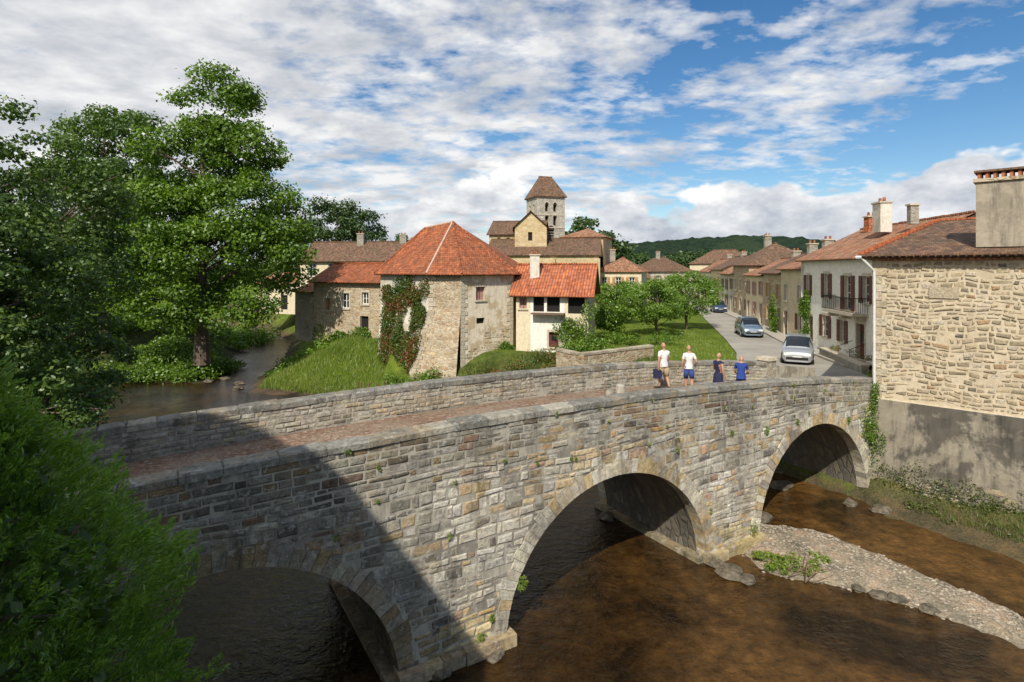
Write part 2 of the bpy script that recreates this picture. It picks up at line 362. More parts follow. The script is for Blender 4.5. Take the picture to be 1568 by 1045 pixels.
tb=(sm((bar+.7)/.5))[:,None]; cc[:,:3]=cc[:,:3]*(1-tb)+grav*tb
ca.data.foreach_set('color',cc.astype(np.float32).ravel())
wb=MB(); wb.face([(-120,-80,0),(80,-80,0),(80,130,0),(-120,130,0)],M['water']); wb.build('river_water')
def resample(pts,n):
    p=np.array(pts,float); d=np.r_[0,np.cumsum(np.hypot(*np.diff(p,axis=0).T))]; t=np.linspace(0,d[-1],n)
    return np.stack([np.interp(t,d,p[:,0]),np.interp(t,d,p[:,1])],1)
A=resample(RDL,60);B=resample(RDR,60)
rb=MB()
for i in range(59):
    for k in range(6):
        q=[]
        for (j,kk) in ((i,k),(i,k+1),(i+1,k+1),(i+1,k)):
            p=A[j]*(1-kk/6)+B[j]*(kk/6); q.append((p[0],p[1],float(roadz(p[0],p[1]))))
        rb.face(q,M['road'])
rb.build('road',merge=True)
pv=MB()
F0=resample([(19.3+.02,33),(21.4,45),(26.3,66),(31.3,91),(35.5,112)],40)
F1=resample([(21.2,32.6),(23.5,45),(27.9,66),(32.9,91),(37.1,112)],40)
for i in range(39):
    a,b,c,d=F0[i],F1[i],F1[i+1],F0[i+1]; z0=float(roadz(*a))+.14; z1=float(roadz(*d))+.14
    pv.face([(a[0],a[1],z0),(b[0],b[1],z0),(c[0],c[1],z1),(d[0],d[1],z1)],M['pave'])
    pv.face([(a[0],a[1],z0-.3),(a[0],a[1],z0),(d[0],d[1],z1),(d[0],d[1],z1-.3)],M['pave'])
pv.build('pavement')

# ------------------------------------------------------------------ bridge
ct,st=.8537,.5208
def BP(s,d,z): return (ct*s-st*d,14.1+st*s+ct*d,z)
pc=np.polyfit([-16,-8.2,-4.63,.2,4.8,10.4,16.75,19],[4.95,5.33,5.47,5.66,5.62,5.26,4.75,4.6],3)
def ptop(s): return float(np.polyval(pc,s))
ARCH=[(-10.3,-2.9,3.5),(-.2,7.17,3.45),(9.7,16.7,3.48)]
def intr(s):
    for a,b,zc in ARCH:
        if a<s<b:
            u=(s-(a+b)/2)/((b-a)/2); return -.1+(zc+.1)*math.sqrt(max(0,1-u*u))
    return -1.0
ss=set(np.round(np.arange(-18,21.01,.5),3))
for a,b,zc in ARCH:
    for k in range(41):
        ss.add(round((a+b)/2-(b-a)/2*math.cos(math.pi*k/40),4))
ss=sorted(ss)
bridge=empty('stone_bridge')
core=MB()
W=5.12
for a,b in zip(ss[:-1],ss[1:]):
    mid=(a+b)/2
    inside=intr(mid)>-.9
    def zb(s):
        if not inside: return -1.0
        for aa,bb,zc in ARCH:
            if aa<=mid<=bb:
                u=(s-(aa+bb)/2)/((bb-aa)/2); return -.1+(zc+.1)*math.sqrt(max(0,1-u*u))
    za,zc_=zb(a),zb(b); ta,tb_=ptop(a)-.15,ptop(b)-.15
    core.face([BP(a,0,za),BP(b,0,zc_),BP(b,0,tb_),BP(a,0,ta)],M['mortar'],[(a,za),(b,zc_),(b,tb_),(a,ta)])
    core.face([BP(b,W,zc_),BP(a,W,za),BP(a,W,ta),BP(b,W,tb_)],M['rubble_grey'],[(b,zc_),(a,za),(a,ta),(b,tb_)])
    if inside:
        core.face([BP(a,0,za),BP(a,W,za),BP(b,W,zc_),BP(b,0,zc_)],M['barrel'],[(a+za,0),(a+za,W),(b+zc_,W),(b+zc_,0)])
    for d0,d1 in ((0,.42),(4.7,W)):
        core.face([BP(a,d0,ta),BP(b,d0,tb_),BP(b,d1,tb_),BP(a,d1,ta)],M['mortar'])
    da,db=ptop(a)-.92,ptop(b)-.92
    core.face([BP(b,.42,db),BP(a,.42,da),BP(a,.42,ta),BP(b,.42,tb_)],M['rubble_grey'],[(b,db),(a,da),(a,ta),(b,tb_)])
    core.face([BP(a,4.7,da),BP(b,4.7,db),BP(b,4.7,tb_),BP(a,4.7,ta)],M['mortar'])
core.build('bridge_core',bridge)
dk=MB()
for a,b in zip(ss[:-1],ss[1:]):
    for k in range(6):
        d0=.42+4.28*k/6; d1=.42+4.28*(k+1)/6
        cr=lambda d:.05*math.sin((d-.42)/4.28*math.pi)
        q=[BP(a,d0,ptop(a)-.92+cr(d0)+.01),BP(b,d0,ptop(b)-.92+cr(d0)+.01),BP(b,d1,ptop(b)-.92+cr(d1)+.01),BP(a,d1,ptop(a)-.92+cr(d1)+.01)]
        dk.face(q,M['deck'] if a<12 else M['road'])
dk.build('deck',bridge,True,True)
def pick(p,v=.12):
    r=random.random()*sum(w for w,_ in p)
    for w,c in p:
        r-=w
        if r<=0: break
    j=random.uniform(1-v,1+v); return (c[0]*j,c[1]*j*random.uniform(.98,1.02),c[2]*j*random.uniform(.95,1.04))
PG=[(6,(.60,.56,.47)),(4,(.53,.49,.40)),(3.5,(.66,.61,.50)),(1.6,(.42,.385,.31)),(1.1,(.50,.34,.24)),(2.0,(.58,.44,.26)),(.7,(.23,.21,.175))]
def lown(s,z,k=1.0): return math.sin(s*.7*k+1.3*math.sin(z*1.1*k+s*.31))*math.cos(z*1.3*k+.8*math.sin(s*.9*k))
def bcol(s,z):
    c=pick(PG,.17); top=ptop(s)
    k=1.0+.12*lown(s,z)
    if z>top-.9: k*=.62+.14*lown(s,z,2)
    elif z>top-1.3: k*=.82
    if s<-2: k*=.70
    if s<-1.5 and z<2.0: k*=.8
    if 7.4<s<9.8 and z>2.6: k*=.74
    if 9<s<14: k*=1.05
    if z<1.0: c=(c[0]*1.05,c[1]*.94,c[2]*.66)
    if .5<s<6.5 and 3.2<z<4.7 and random.random()<.6: c=(c[0]*1.05,c[1]*.88,c[2]*.66)
    return (c[0]*k,c[1]*k,c[2]*k)
def stones(mb,PF,ztop,rows,intervals,lens,gap,proud,colf,mat,jit=.012,zmap=None,side=.92,skip=0):
    for z0,z1 in zip(rows[:-1],rows[1:]):
        zm=(z0+z1)/2
        for a,b in intervals(zm):
            s=a+random.uniform(0,.1)
            while s<b-.08:
                l=random.uniform(*lens)*(1.4 if random.random()<.12 else 1); e=min(s+l,b)
                if b-e<.12: e=b
                if random.random()<skip: s=e; continue
                sa,sb=s+gap/2,e-gap/2
                if zmap: Z=lambda u,v: zmap(u,v)
                else: Z=lambda u,v: min(v,ztop(u)-.01)
                q=[(sa,z0+gap/2),(sb,z0+gap/2),(sb,z1-gap/2),(sa,z1-gap/2)]
                q=[(u+random.uniform(-jit,jit),v+random.uniform(-jit,jit)) for u,v in q]
                if not zmap and Z(sa,z1)-z0<.07: s=e; continue
                base=[PF(u,-.004,Z(u,v)) for u,v in q]
                cx=sum(u for u,v in q)/4; cz=sum(v for u,v in q)/4
                inn=min(.04,.2*(z1-z0))
                pr=random.uniform(*proud)
                fr=[]
                for u,v in q:
                    iu=inn*random.uniform(.5,1.4); iv=inn*random.uniform(.5,1.4)
                    uu=u+math.copysign(iu,cx-u); vv=v+math.copysign(iv,cz-v)
                    fr.append(PF(uu,pr+random.uniform(-.006,.006),Z(uu,vv) if zmap else min(vv,ztop(uu)-.03)))
                c=colf(cx,zmap(cx,cz) if zmap else cz)
                mb.face(fr,mat,None,c)
                for i in range(4):
                    j=(i+1)%4; mb.face([base[i],base[j],fr[j],fr[i]],mat,None,(c[0]*side,c[1]*side,c[2]*side))
                s=e
def mkrows(a,b,lo,hi):
    r=[a]
    while r[-1]<b: r.append(r[-1]+random.uniform(lo,hi))
    return r
VT=.40
def inter(z):
    iv=[(-18,17.3)]
    for a,b,zc in ARCH:
        c=(a+b)/2; hw=(b-a)/2+VT; rz=zc+.1+VT
        if z+.1<rz:
            w=hw*math.sqrt(max(0,1-((z+.1)/rz)**2)) if z>-.1 else hw
            n=[]
            for p,q in iv:
                if c+w<=p or c-w>=q: n.append((p,q))
                else:
                    if c-w>p: n.append((p,c-w))
                    if c+w<q: n.append((c+w,q))
            iv=n
    return iv
# courses wander slightly, as hand-laid rubble does
def bw(s,v): return min(v+.035*math.sin(s*.8+v*2.1)+.02*math.sin(s*2.3-v*3.1),ptop(s)-.875)
nf=MB()
def inter2(z):
    return inter(z)
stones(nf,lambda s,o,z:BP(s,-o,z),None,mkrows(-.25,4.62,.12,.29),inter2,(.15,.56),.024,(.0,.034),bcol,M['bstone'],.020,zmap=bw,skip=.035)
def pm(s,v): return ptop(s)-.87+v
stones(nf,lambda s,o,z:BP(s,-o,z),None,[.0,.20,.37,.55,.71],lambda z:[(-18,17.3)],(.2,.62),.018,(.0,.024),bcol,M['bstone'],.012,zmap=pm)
nf.build('upstream_face_stones',bridge)
fi=MB()
def farcol(s,z):
    return pick([(5,(.52,.48,.39)),(4,(.46,.42,.33)),(2,(.36,.33,.26)),(2,(.52,.42,.28))])
stones(fi,lambda s,o,z:BP(s,4.7-o,z),None,[.0,.13,.27,.42,.55,.70],lambda z:[(-18,17.0)],(.14,.45),.022,(.0,.03),farcol,M['bstone'],.014,zmap=lambda s,v:ptop(s)-.86+v)
fi.build('far_parapet_stones',bridge)
cp=MB()
for d0,d1,s1 in ((-.04,.46,17.3),(4.67,W+.04,17.0)):
    s=-18
    while s<s1:
        l=random.uniform(.45,1.15); e=min(s+l-.008,s1)
        h=random.uniform(-.018,.018); th=.17+random.uniform(-.01,.015)
        k=random.uniform(.8,1.15); col=(.27*k,.26*k,.225*k)
        if random.random()<.3: col=(.40*k,.37*k,.30*k)
        j=[random.uniform(-.025,.025) for _ in range(4)]
        r=.035
        P=lambda u,d,v:BP(u,d,ptop(u)-.165+v)
        b_=[P(s,d0+j[0],0),P(e,d0+j[1],0),P(e,d1+j[2],0),P(s,d1+j[3],0)]
        m_=[P(s,d0+j[0],th-r+h),P(e,d0+j[1],th-r+h),P(e,d1+j[2],th-r+h),P(s,d1+j[3],th-r+h)]
        t_=[P(s+r*.6,d0+r*1.3+j[0],th+h),P(e-r*.6,d0+r*1.3+j[1],th+h),P(e-r*.6,d1-r+j[2],th+h),P(s+r*.6,d1-r+j[3],th+h)]
        for X,Y in ((b_,m_),(m_,t_)):
            for i in range(4): cp.face([X[i],X[(i+1)%4],Y[(i+1)%4],Y[i]],M['bstone'],None,col)
        cp.face(t_,M['bstone'],None,col)
        s+=l
cp.build('coping_stones',bridge)
vb=MB()
for a,b,zc in ARCH:
    c=(a+b)/2;hw=(b-a)/2;rz=zc+.1; n=int(math.pi*(hw+rz)/2/.225)
    for side in (0,1):
        for i in range(n):
            g_=.002
            t0=math.pi*i/n+g_;t1=math.pi*(i+1)/n-g_
            th=VT+random.uniform(-.07,.09); pr=.022+random.uniform(0,.016)
            def E(t,o):
                x=-math.cos(t)*hw;z=math.sin(t)*rz; nxn=-math.cos(t)/hw;nz=math.sin(t)/rz;l=math.hypot(nxn,nz)
                return (c+x+nxn/l*o,-.1+z+nz/l*o)
            q=[E(t0,-.012),E(t1,-.012),E(t1,th+random.uniform(-.02,.02)),E(t0,th)]
            sm_,zm=q[0][0],q[0][1]
            col=pick([(4,(.62,.57,.45)),(3,(.54,.48,.37)),(3,(.60,.46,.26)),(.8,(.36,.32,.26))],.16)
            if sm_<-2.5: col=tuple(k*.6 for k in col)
            if side==0: f,bk=-pr,.4
            else: f,bk=W+pr,W-.4
            fr=[BP(u,f,z) for u,z in q]; ba=[BP(u,bk,z) for u,z in q]
            vb.face(fr[::-1] if side else fr,M['bstone'],None,col)
            for k in range(4):
                kk=(k+1)%4; vb.face([ba[k],ba[kk],fr[kk],fr[k]] ,M['bstone'],None,col)
vb.build('arch_voussoirs',bridge)
fb=MB()
for a,b in ((-2.95,-.15),(7.1,9.75)):
    for lvl,(pz,pr) in enumerate(((-.5,.34),(-.1,.2))):
        s=a-.15+lvl*.1
        while s<b+.1:
            l=random.uniform(.45,.9); e=min(s+l,b+.15)
            c=pick([(1,(.48,.38,.20)),(1,(.40,.32,.20)),(1,(.54,.44,.26))])
            p=pr+random.uniform(-.04,.05)
            m=((s+e)/2); ctr=BP(m,-p/2+.1,pz+.2)
            fb.box(ctr,(ct,st),e-s-.02,p+.25,.40+random.uniform(-.03,.03),M['bstone'],c)
            s=e
    for k,s in enumerate((a-.12,b+.12)):
        for i in range(7):
            c=pick([(1,(.30,.25,.16)),(1,(.36,.30,.2))])
            fb.box(BP(s,.4+i*.72,-.15),(ct,st),.3,.7,.6+random.uniform(-.05,.05),M['bstone'],c)
fb.build('pier_footings',bridge)
ep=MB(); p=BP(17.3,4.9,0)
ep.box((p[0],p[1],4.0),(ct,st),.6,.6,1.7,M['rubble_grey']); ep.box((p[0],p[1],4.9),(ct,st),.7,.7,.14,M['sill'])
ep.build('end_pillar',bridge)

# ------------------------------------------------------------------ buildings
class House:
    def __init__(s,name):
        s.name=name; s.e=empty(name); s.p={}
    def mb(s,k):
        if k not in s.p: s.p[k]=MB()
        return s.p[k]
    def done(s):
        for k,m in s.p.items():
            if m.f: m.build(k,s.e)
def wall(h,p0,p1,z0,z1,mat,holes=(),depth=.22):
    mb=h.mb('walls')
    d=Vector((p1[0]-p0[0],p1[1]-p0[1])); Lw=d.length; d/=Lw; n=Vector((d.y,-d.x))
    def P(u,o,z): return (p0[0]+d.x*u+n.x*o,p0[1]+d.y*u+n.y*o,z)
    hs=[(u,u+w,zb,zb+hh) for (u,w,zb,hh,*_) in holes]
    us=sorted(set([0,Lw]+[x for q in hs for x in q[:2]])); zs=sorted(set([z0,z1]+[x for q in hs for x in q[2:]]))
    for a,b in zip(us[:-1],us[1:]):
        for c,e in zip(zs[:-1],zs[1:]):
            um,zm=(a+b)/2,(c+e)/2
            if any(q[0]<um<q[1] and q[2]<zm<q[3] for q in hs): continue
            mb.face([P(a,0,c),P(b,0,c),P(b,0,e),P(a,0,e)],mat,[(a,c),(b,c),(b,e),(a,e)])
    du=(d.x,d.y)
    for (u,w,zb,hh,kind,*ex) in holes:
        sm_=ex[0] if ex else M['shut_red']
        a,b,c,e=u,u+w,zb,zb+hh
        for q in ([P(a,0,c),P(a,-depth,c),P(a,-depth,e),P(a,0,e)],[P(b,-depth,c),P(b,0,c),P(b,0,e),P(b,-depth,e)],
                  [P(a,0,e),P(a,-depth,e),P(b,-depth,e),P(b,0,e)],[P(a,-depth,c),P(a,0,c),P(b,0,c),P(b,-depth,c)]):
            mb.face(q,M['sill'])
        back={'win':M['glass'],'shut':M['glass'],'door':sm_,'dark':M['dark'],'closed':sm_}[kind]
        wm=h.mb('windows' if kind!='door' else 'door')
        wm.face([P(a,-depth,c),P(b,-depth,c),P(b,-depth,e),P(a,-depth,e)],back)
        if kind in('win','shut'):
            fw=.07
            for (x0,x1,y0,y1) in ((a,a+fw,c,e),(b-fw,b,c,e),(a+fw,b-fw,e-fw,e),(a+fw,b-fw,c,c+fw),((a+b)/2-.04,(a+b)/2+.04,c+fw,e-fw)):
                wm.box(P((x0+x1)/2,-depth+.035,(y0+y1)/2),du,x1-x0,.05,y1-y0,M['frame'])
            k=max(2,int(hh/.45))
            for i in range(1,k):
                wm.box(P((a+b)/2,-depth+.03,c+hh*i/k),du,w-2*fw,.03,.035,M['frame'])
        if kind=='shut':
            for x in (a-w/4-.03,b+w/4+.03):
                wm.box(P(x,.035,(c+e)/2),du,w/2,.045,hh+.04,sm_)
                for zz in (c+hh*.2,c+hh*.8): wm.box(P(x,.065,zz),du,w/2-.03,.02,.09,sm_)
        if kind=='closed':
            wm.box(P((a+b)/2,-depth+.03,(c+e)/2),du,.03,.05,hh,M['wood'])
        if kind=='door':
            wm.box(P((a+b)/2,-depth+.03,c+hh*.62),du,w*.55,.04,hh*.3,M['glass'])
            wm.box(P((a+b)/2,-depth+.03,c+hh*.22),du,w*.6,.04,hh*.3,sm_)
        if kind!='dark':
            t=h.mb('trim')
            t.box(P((a+b)/2,.03,c-.06),du,w+.24,.14,.1,M['sill'])
            t.box(P((a+b)/2,.008,e+.1),du,w+.24,.03,.18,M['sill'])
            if kind in('door','win'):
                for x in (a-.08,b+.08): t.box(P(x,.008,(c+e)/2),du,.14,.03,hh,M['sill'])
    return P
def roofface(mb,pts,mat,th=.12,e=0):
    p=[Vector(q) for q in pts]; u=(p[1]-p[0]).normalized(); nrm=(p[1]-p[0]).cross(p[-1]-p[0]).normalized()
    if nrm.z<0: nrm=-nrm
    v=nrm.cross(u).normalized()
    mb.face(p,mat,[((q-p[0]).dot(u),(q-p[0]).dot(v)) for q in p])
    lo=[q-Vector((0,0,th)) for q in p]
    mb.face(lo[::-1],M['wood'])
    mb.face([lo[0],lo[1],p[1],p[0]],mat,[(0,0),((p[1]-p[0]).length,0),((p[1]-p[0]).length,.03),(0,.03)])
    n=max(2,int((p[1]-p[0]).length/.22))
    if (p[1]-p[0]).length<16 and e:
        for i in range(n):
            c=p[0]+(p[1]-p[0])*((i+.5)/n)-v*.02
            mb.box((c.x,c.y,c.z-.02),(u.x,u.y),.15,.14,.06+random.uniform(0,.02),mat)
def quadroof(h,c,ez,rz,mat,kind='gable',ov=.35,hipf=.5,wallmat=None,e=1):
    mb=h.mb('roof')
    c=[Vector((x,y)) for x,y in c]
    def off(i):
        a=(c[i]-c[i-1]).normalized(); b=(c[i]-c[(i+1)%4]).normalized(); return c[i]+(a+b)*ov
    E=[off(i) for i in range(4)]
    ML=(c[0]+c[3])/2;MR=(c[1]+c[2])/2; ax=(MR-ML); al=ax.length; ax/=al
    if kind=='gable': RL=ML-ax*ov;RR=MR+ax*ov
    else:
        wd=((c[0]-c[3]).length)/2*hipf*2; wd=min(wd,al*.48); RL=ML+ax*wd;RR=MR-ax*wd
    sl=(rz-ez)/max(.5,((c[0]-c[3]).length/2)); ezo=ez-ov*sl*.6
    V3=lambda p,z:(p.x,p.y,z)
    roofface(mb,[V3(E[0],ezo),V3(E[1],ezo),V3(RR,rz),V3(RL,rz)],mat,e=e)
    roofface(mb,[V3(E[2],ezo),V3(E[3],ezo),V3(RL,rz),V3(RR,rz)],mat,e=0)
    if kind=='gable':
        w=h.mb('walls'); wm=wallmat
        w.face([V3(c[3],ez),V3(c[0],ez),V3(ML,rz-.12)],wm,[(0,ez),((c[0]-c[3]).length,ez),((c[0]-c[3]).length/2,rz)])
        w.face([V3(c[1],ez),V3(c[2],ez),V3(MR,rz-.12)],wm,[(0,ez),((c[2]-c[1]).length,ez),((c[2]-c[1]).length/2,rz)])
    else:
        roofface(mb,[V3(E[3],ezo),V3(E[0],ezo),V3(RL,rz)],mat,e=e)
        roofface(mb,[V3(E[1],ezo),V3(E[2],ezo),V3(RR,rz)],mat,e=e)
    k=int((RR-RL).length/.4)+1
    for i in range(k):
        a=RL+(RR-RL)*((i+.5)/k); mb.box((a.x,a.y,rz+.03+random.uniform(-.015,.015)),((RR-RL).normalized().x,(RR-RL).normalized().y),.36,.26,.12,mat)
def rect(p0,p1,dep):
    d=Vector((p1[0]-p0[0],p1[1]-p0[1])).normalized(); n=Vector((-d.y,d.x))
    return [tuple(p0),tuple(p1),(p1[0]+n.x*dep,p1[1]+n.y*dep),(p0[0]+n.x*dep,p0[1]+n.y*dep)]
def chimney(h,x,y,z0,z1,w=.7,d=.5,mat=None,pots=2,u=(1,0)):
    m=h.mb('chimney'); mat=mat or M['rubble_grey']
    m.box((x,y,(z0+z1)/2),u,w,d,z1-z0,mat); m.box((x,y,z1+.05),u,w+.14,d+.14,.1,M['sill'])
    for i in range(pots):
        o=(i-(pots-1)/2)*w/max(pots,1)
        m.tube([(x+u[0]*o,y+u[1]*o,z1+.1),(x+u[0]*o,y+u[1]*o,z1+.38)],[.11,.085],M['r_red'],8)
def house(name,p0,p1,dep,z0,ez,rz,wm,rm,kind='gable',front=(),left=(),right=(),ov=.3,chim=(),hipf=.5,corners=None):
    h=House(name); c=corners or rect(p0,p1,dep)
    wall(h,c[0],c[1],z0,ez,wm,front); wall(h,c[1],c[2],z0,ez,wm,right); wall(h,c[2],c[3],z0,ez,wm); wall(h,c[3],c[0],z0,ez,wm,left)
    quadroof(h,c,ez,rz,rm,kind,ov,hipf,wm)
    for q in chim: chimney(h,*q)
    return h

# --- large stone house on the right quay
P_,Q_,R_,S_=(14.6,23.0),(20.6,17.2),(28.5,25.5),(20.75,32.0)
h=House('stone_house')
GZ0=4.0
wall(h,P_,Q_,GZ0,9.7,M['mortar_h']); wall(h,Q_,R_,GZ0-1,9.7,M['rubble']); wall(h,R_,S_,3,9.7,M['rubble']); wall(h,S_,P_,3,9.7,M['rubble'])
sb=h.mb('wall_stones')
dd=Vector((Q_[0]-P_[0],Q_[1]-P_[1])); DL=dd.length; dd/=DL; dn=Vector((dd.y,-dd.x))
def HP(s,o,z): return (P_[0]+dd.x*s+dn.x*o,P_[1]+dd.y*s+dn.y*o,z)
def hcol(s,z): return pick([(5,(.50,.41,.28)),(4,(.42,.35,.24)),(2.5,(.34,.28,.19)),(2,(.56,.49,.37)),(1,(.42,.29,.17)),(.7,(.25,.22,.17))],.14)
def wav(s,z): return z+.05*math.sin(s*1.9+z)+.03*math.sin(s*4.3-z*2)
stones(sb,HP,lambda s:9.45,mkrows(GZ0+.1,9.35,.10,.25),lambda z:[(.34,DL)],(.12,.44),.055,(.006,.045),hcol,M['hstone'],.034,zmap=lambda s,v:min(wav(s,v),9.47),skip=.05)
z=GZ0; k=0
while z<9.4:
    hh=random.uniform(.28,.4); l=.5 if k%2 else .32
    sb.box(HP(l/2-.02,.0,z+hh/2),(dd.x,dd.y),l,.11,hh-.02,M['hstone'],pick([(1,(.56,.49,.37)),(1,(.50,.42,.29))])); z+=hh;k+=1
for (s,zz) in ((5.2,6.4),(2.3,8.3)):
    sb.box(HP(s,0,zz),(dd.x,dd.y),.9,.1,.42,M['hstone'],(.5,.42,.3))
co=h.mb('cornice')
for r,(zz,o) in enumerate(((9.56,.10),(9.68,.2))):
    n=int(DL/.21)
    for i in range(n):
        co.box(HP((i+.5)*DL/n,o/2,zz),(dd.x,dd.y),.15,o+.06,.09,M['r_mix'])
    co.box(HP(DL/2,o/2-.02,zz+.0),(dd.x,dd.y),DL,o-.02,.05,M['hstone'],(.5,.42,.3))
rm=h.mb('roof')
E=[HP(-.35,.42,9.76),(Q_[0]+dd.x*.3+dn.x*.42,Q_[1]+dd.y*.3+dn.y*.42,9.76),(R_[0]+.4,R_[1]+.2,9.76),(S_[0]-.1,S_[1]+.4,9.76)]
R1=(19.9,26.6,11.45);R2=(24.4,22.3,11.45)
roofface(rm,[E[0],E[1],R2,R1],M['r_brown'],e=1); roofface(rm,[E[3],E[0],R1],M['r_brown'],e=1); roofface(rm,[E[2],E[3],R1,R2],M['r_brown']); roofface(rm,[E[1],E[2],R2],M['r_brown'])
for a,b in ((E[0],R1),(R1,R2)):
    a=Vector(a);b=Vector(b);k=int((b-a).length/.35)
    for i in range(k):
        c=a.lerp(b,(i+.5)/k); u=(b-a).normalized(); rm.box((c.x,c.y,c.z+.03),(u.x/math.hypot(u.x,u.y),u.y/math.hypot(u.x,u.y)),.32,.24,.1,M['r_red'])
ch=h.mb('chimney')
cc0=HP(4.2,-.75,0)
ch.box((cc0[0],cc0[1],11.2),(dd.x,dd.y),2.0,.8,2.4,M['chimney']); ch.box((cc0[0],cc0[1],12.45),(dd.x,dd.y),2.16,.96,.12,M['rubble'])
for i in range(9):
    q=HP(4.2-.9+i*.225,-.75,0)
    ch.box((q[0],q[1],12.62),(dd.x,dd.y),.11,.8,.22,M['r_red'])
ch.box((cc0[0],cc0[1],12.78),(dd.x,dd.y),2.1,.95,.08,M['r_brown'])
dp=h.mb('downpipe')
dp.tube([HP(-.3,.38,9.6),HP(-.1,.25,9.35),HP(.06,.09,9.1),HP(.06,.09,4.2)],[.05]*4,M['zinc'],8)
dp.tube([HP(-.3,.48,9.66),HP(-.5,.46,9.66)],[.07,.07],M['zinc'],8)
h.done()
qw=MB()
def QP(s,o,z): return (P_[0]+dd.x*s+dn.x*o,P_[1]+dd.y*s+dn.y*o,z)
nS=40
zz=[-.6,.2,.6,1.0,1.4,1.8,2.3,2.8,3.2,3.6,4.0]
def qo(s,z): return .12+.10*(4-z)/4+(.035*lown(s*3,z*3)+.02*lown(s*7,z*6) if z<3.9 else 0)
for i in range(nS):
    a=-.4+i*(DL+6)/nS; b=-.4+(i+1)*(DL+6)/nS
    for j in range(len(zz)-1):
        qw.face([QP(a,qo(a,zz[j]),zz[j]),QP(b,qo(b,zz[j]),zz[j]),QP(b,qo(b,zz[j+1]),zz[j+1]),QP(a,qo(a,zz[j+1]),zz[j+1])],M['quaymat'],[(a,zz[j]),(b,zz[j]),(b,zz[j+1]),(a,zz[j+1])])
    qw.face([QP(a,.12,4.0),QP(b,.12,4.0),QP(b,-.3,4.06),QP(a,-.3,4.06)],M['sill'])
qw.face([QP(-.4,.22,-.6),QP(-.4,.12,4.0),QP(-.4,-1.6,4.0),QP(-.4,-1.6,-.6)],M['rubble_grey'],[(0,0),(0,4),(2,4),(2,0)])
stones(qw,lambda s,o,z:QP(s,qo(s,z)+o,z),None,mkrows(.0,1.2,.16,.3),lambda z:[(-.3,DL+5)],(.25,.6),.03,(.0,.05),lambda s,z:pick([(1,(.30,.26,.19)),(1,(.22,.19,.14)),(1,(.38,.32,.22))]),M['bstone'],.03,zmap=lambda s,v:v+.25*lown(s*.8,1),skip=.45)
qw.build('quay_wall')
# --- white house with balcony
D=M['shut_red']
p_far,p_near=(22.95,45.0),(20.9,32.0); LW=math.dist(p_far,p_near)
U=lambda t:(1-t)*LW
fr=[(U(.623)-.45,.9,7.15,1.7,'shut',D),(U(.357)-.5,1.0,6.55,2.2,'shut',D),(U(.16)-.45,.9,7.15,1.6,'shut',D),
    (U(.64)-.5,1.0,4.4,1.5,'shut',D),(U(.22)-.55,1.1,3.62,2.2,'door',D),(U(.9)-.4,.8,7.2,1.5,'shut',D),(U(.42)-.4,.8,4.4,1.4,'shut',D),(U(.86)-.5,1.0,3.4,2.2,'door',M['wood'])]
h=house('white_balcony_house',p_far,p_near,9,2.9,10.0,12.3,M['white'],M['r_mix'],'gable',fr,ov=.4)
bal=h.mb('balcony')
du=Vector((p_near[0]-p_far[0],p_near[1]-p_far[1])).normalized(); dnn=Vector((du.y,-du.x))
def WP(u,o,z): return (p_far[0]+du.x*u+dnn.x*o,p_far[1]+du.y*u+dnn.y*o,z)
u0,u1=U(.50),U(.14)
bal.box(WP((u0+u1)/2,.45,6.42),(du.x,du.y),u1-u0,.9,.16,M['sill'])
for x in (u0+.4,(u0+u1)/2,u1-.4): bal.box(WP(x,.3,6.2),(du.x,du.y),.2,.6,.3,M['sill'])
bal.box(WP((u0+u1)/2,.87,7.42),(du.x,du.y),u1-u0,.05,.05,M['iron']); bal.box(WP((u0+u1)/2,.87,6.6),(du.x,du.y),u1-u0,.04,.03,M['iron'])
n=int((u1-u0)/.16)
for i in range(n+1): bal.box(WP(u0+(u1-u0)*i/n,.87,6.98),(du.x,du.y),.025,.025,.86,M['iron'])
for x in (u0,u1):
    bal.box(WP(x,.45,7.42),(du.x,du.y),.05,.85,.05,M['iron'])
    for i in range(7): bal.box(WP(x,.06+i*.125,6.98),(du.x,du.y),.025,.025,.86,M['iron'])
chimney(h,24.4,37.5,11.6,13.5,1.1,.7,M['white2'],2,(du.x,du.y)); chimney(h,24.1,34.2,11.9,13.0,.45,.45,M['rubble_grey'],0,(du.x,du.y))
chimney(h,26.5,42,11.9,13.0,.7,.6,M['r_red'],2)
dpp=h.mb('downpipe'); dpp.tube([WP(.25,.1,9.8),WP(.25,.1,3.4)],[.05,.05],M['zinc'],7)
st2=h.mb('steps')
for i in range(3): st2.box(WP(U(.22),.35+.0*i,3.42+.13*i-.05),(du.x,du.y),1.9-.3*i,1.3-.3*i,.14,M['sill'])
for x in (U(.22)-.85,U(.22)+.85):
    st2.tube([WP(x,.95,3.4),WP(x,.95,4.35)],[.02,.02],M['iron'],6); st2.tube([WP(x,.95,4.35),WP(x,.1,4.7)],[.02,.02],M['iron'],6)
h.done()
tr=MB()
for i in range(10):
    a=resample([(19.0,30.6),(19.9,34.6),(20.5,37.6)],11); p,q=a[i],a[i+1]; u=Vector(q-p); l=u.length; u/=l
    tr.box(((p[0]+q[0])/2,(p[1]+q[1])/2,3.62),(u.x,u.y),l+.0,.35,.62,M['rubble_grey']); tr.box(((p[0]+q[0])/2,(p[1]+q[1])/2,3.98),(u.x,u.y),l-.02,.42,.09,M['sill'])
tr.build('terrace_wall')
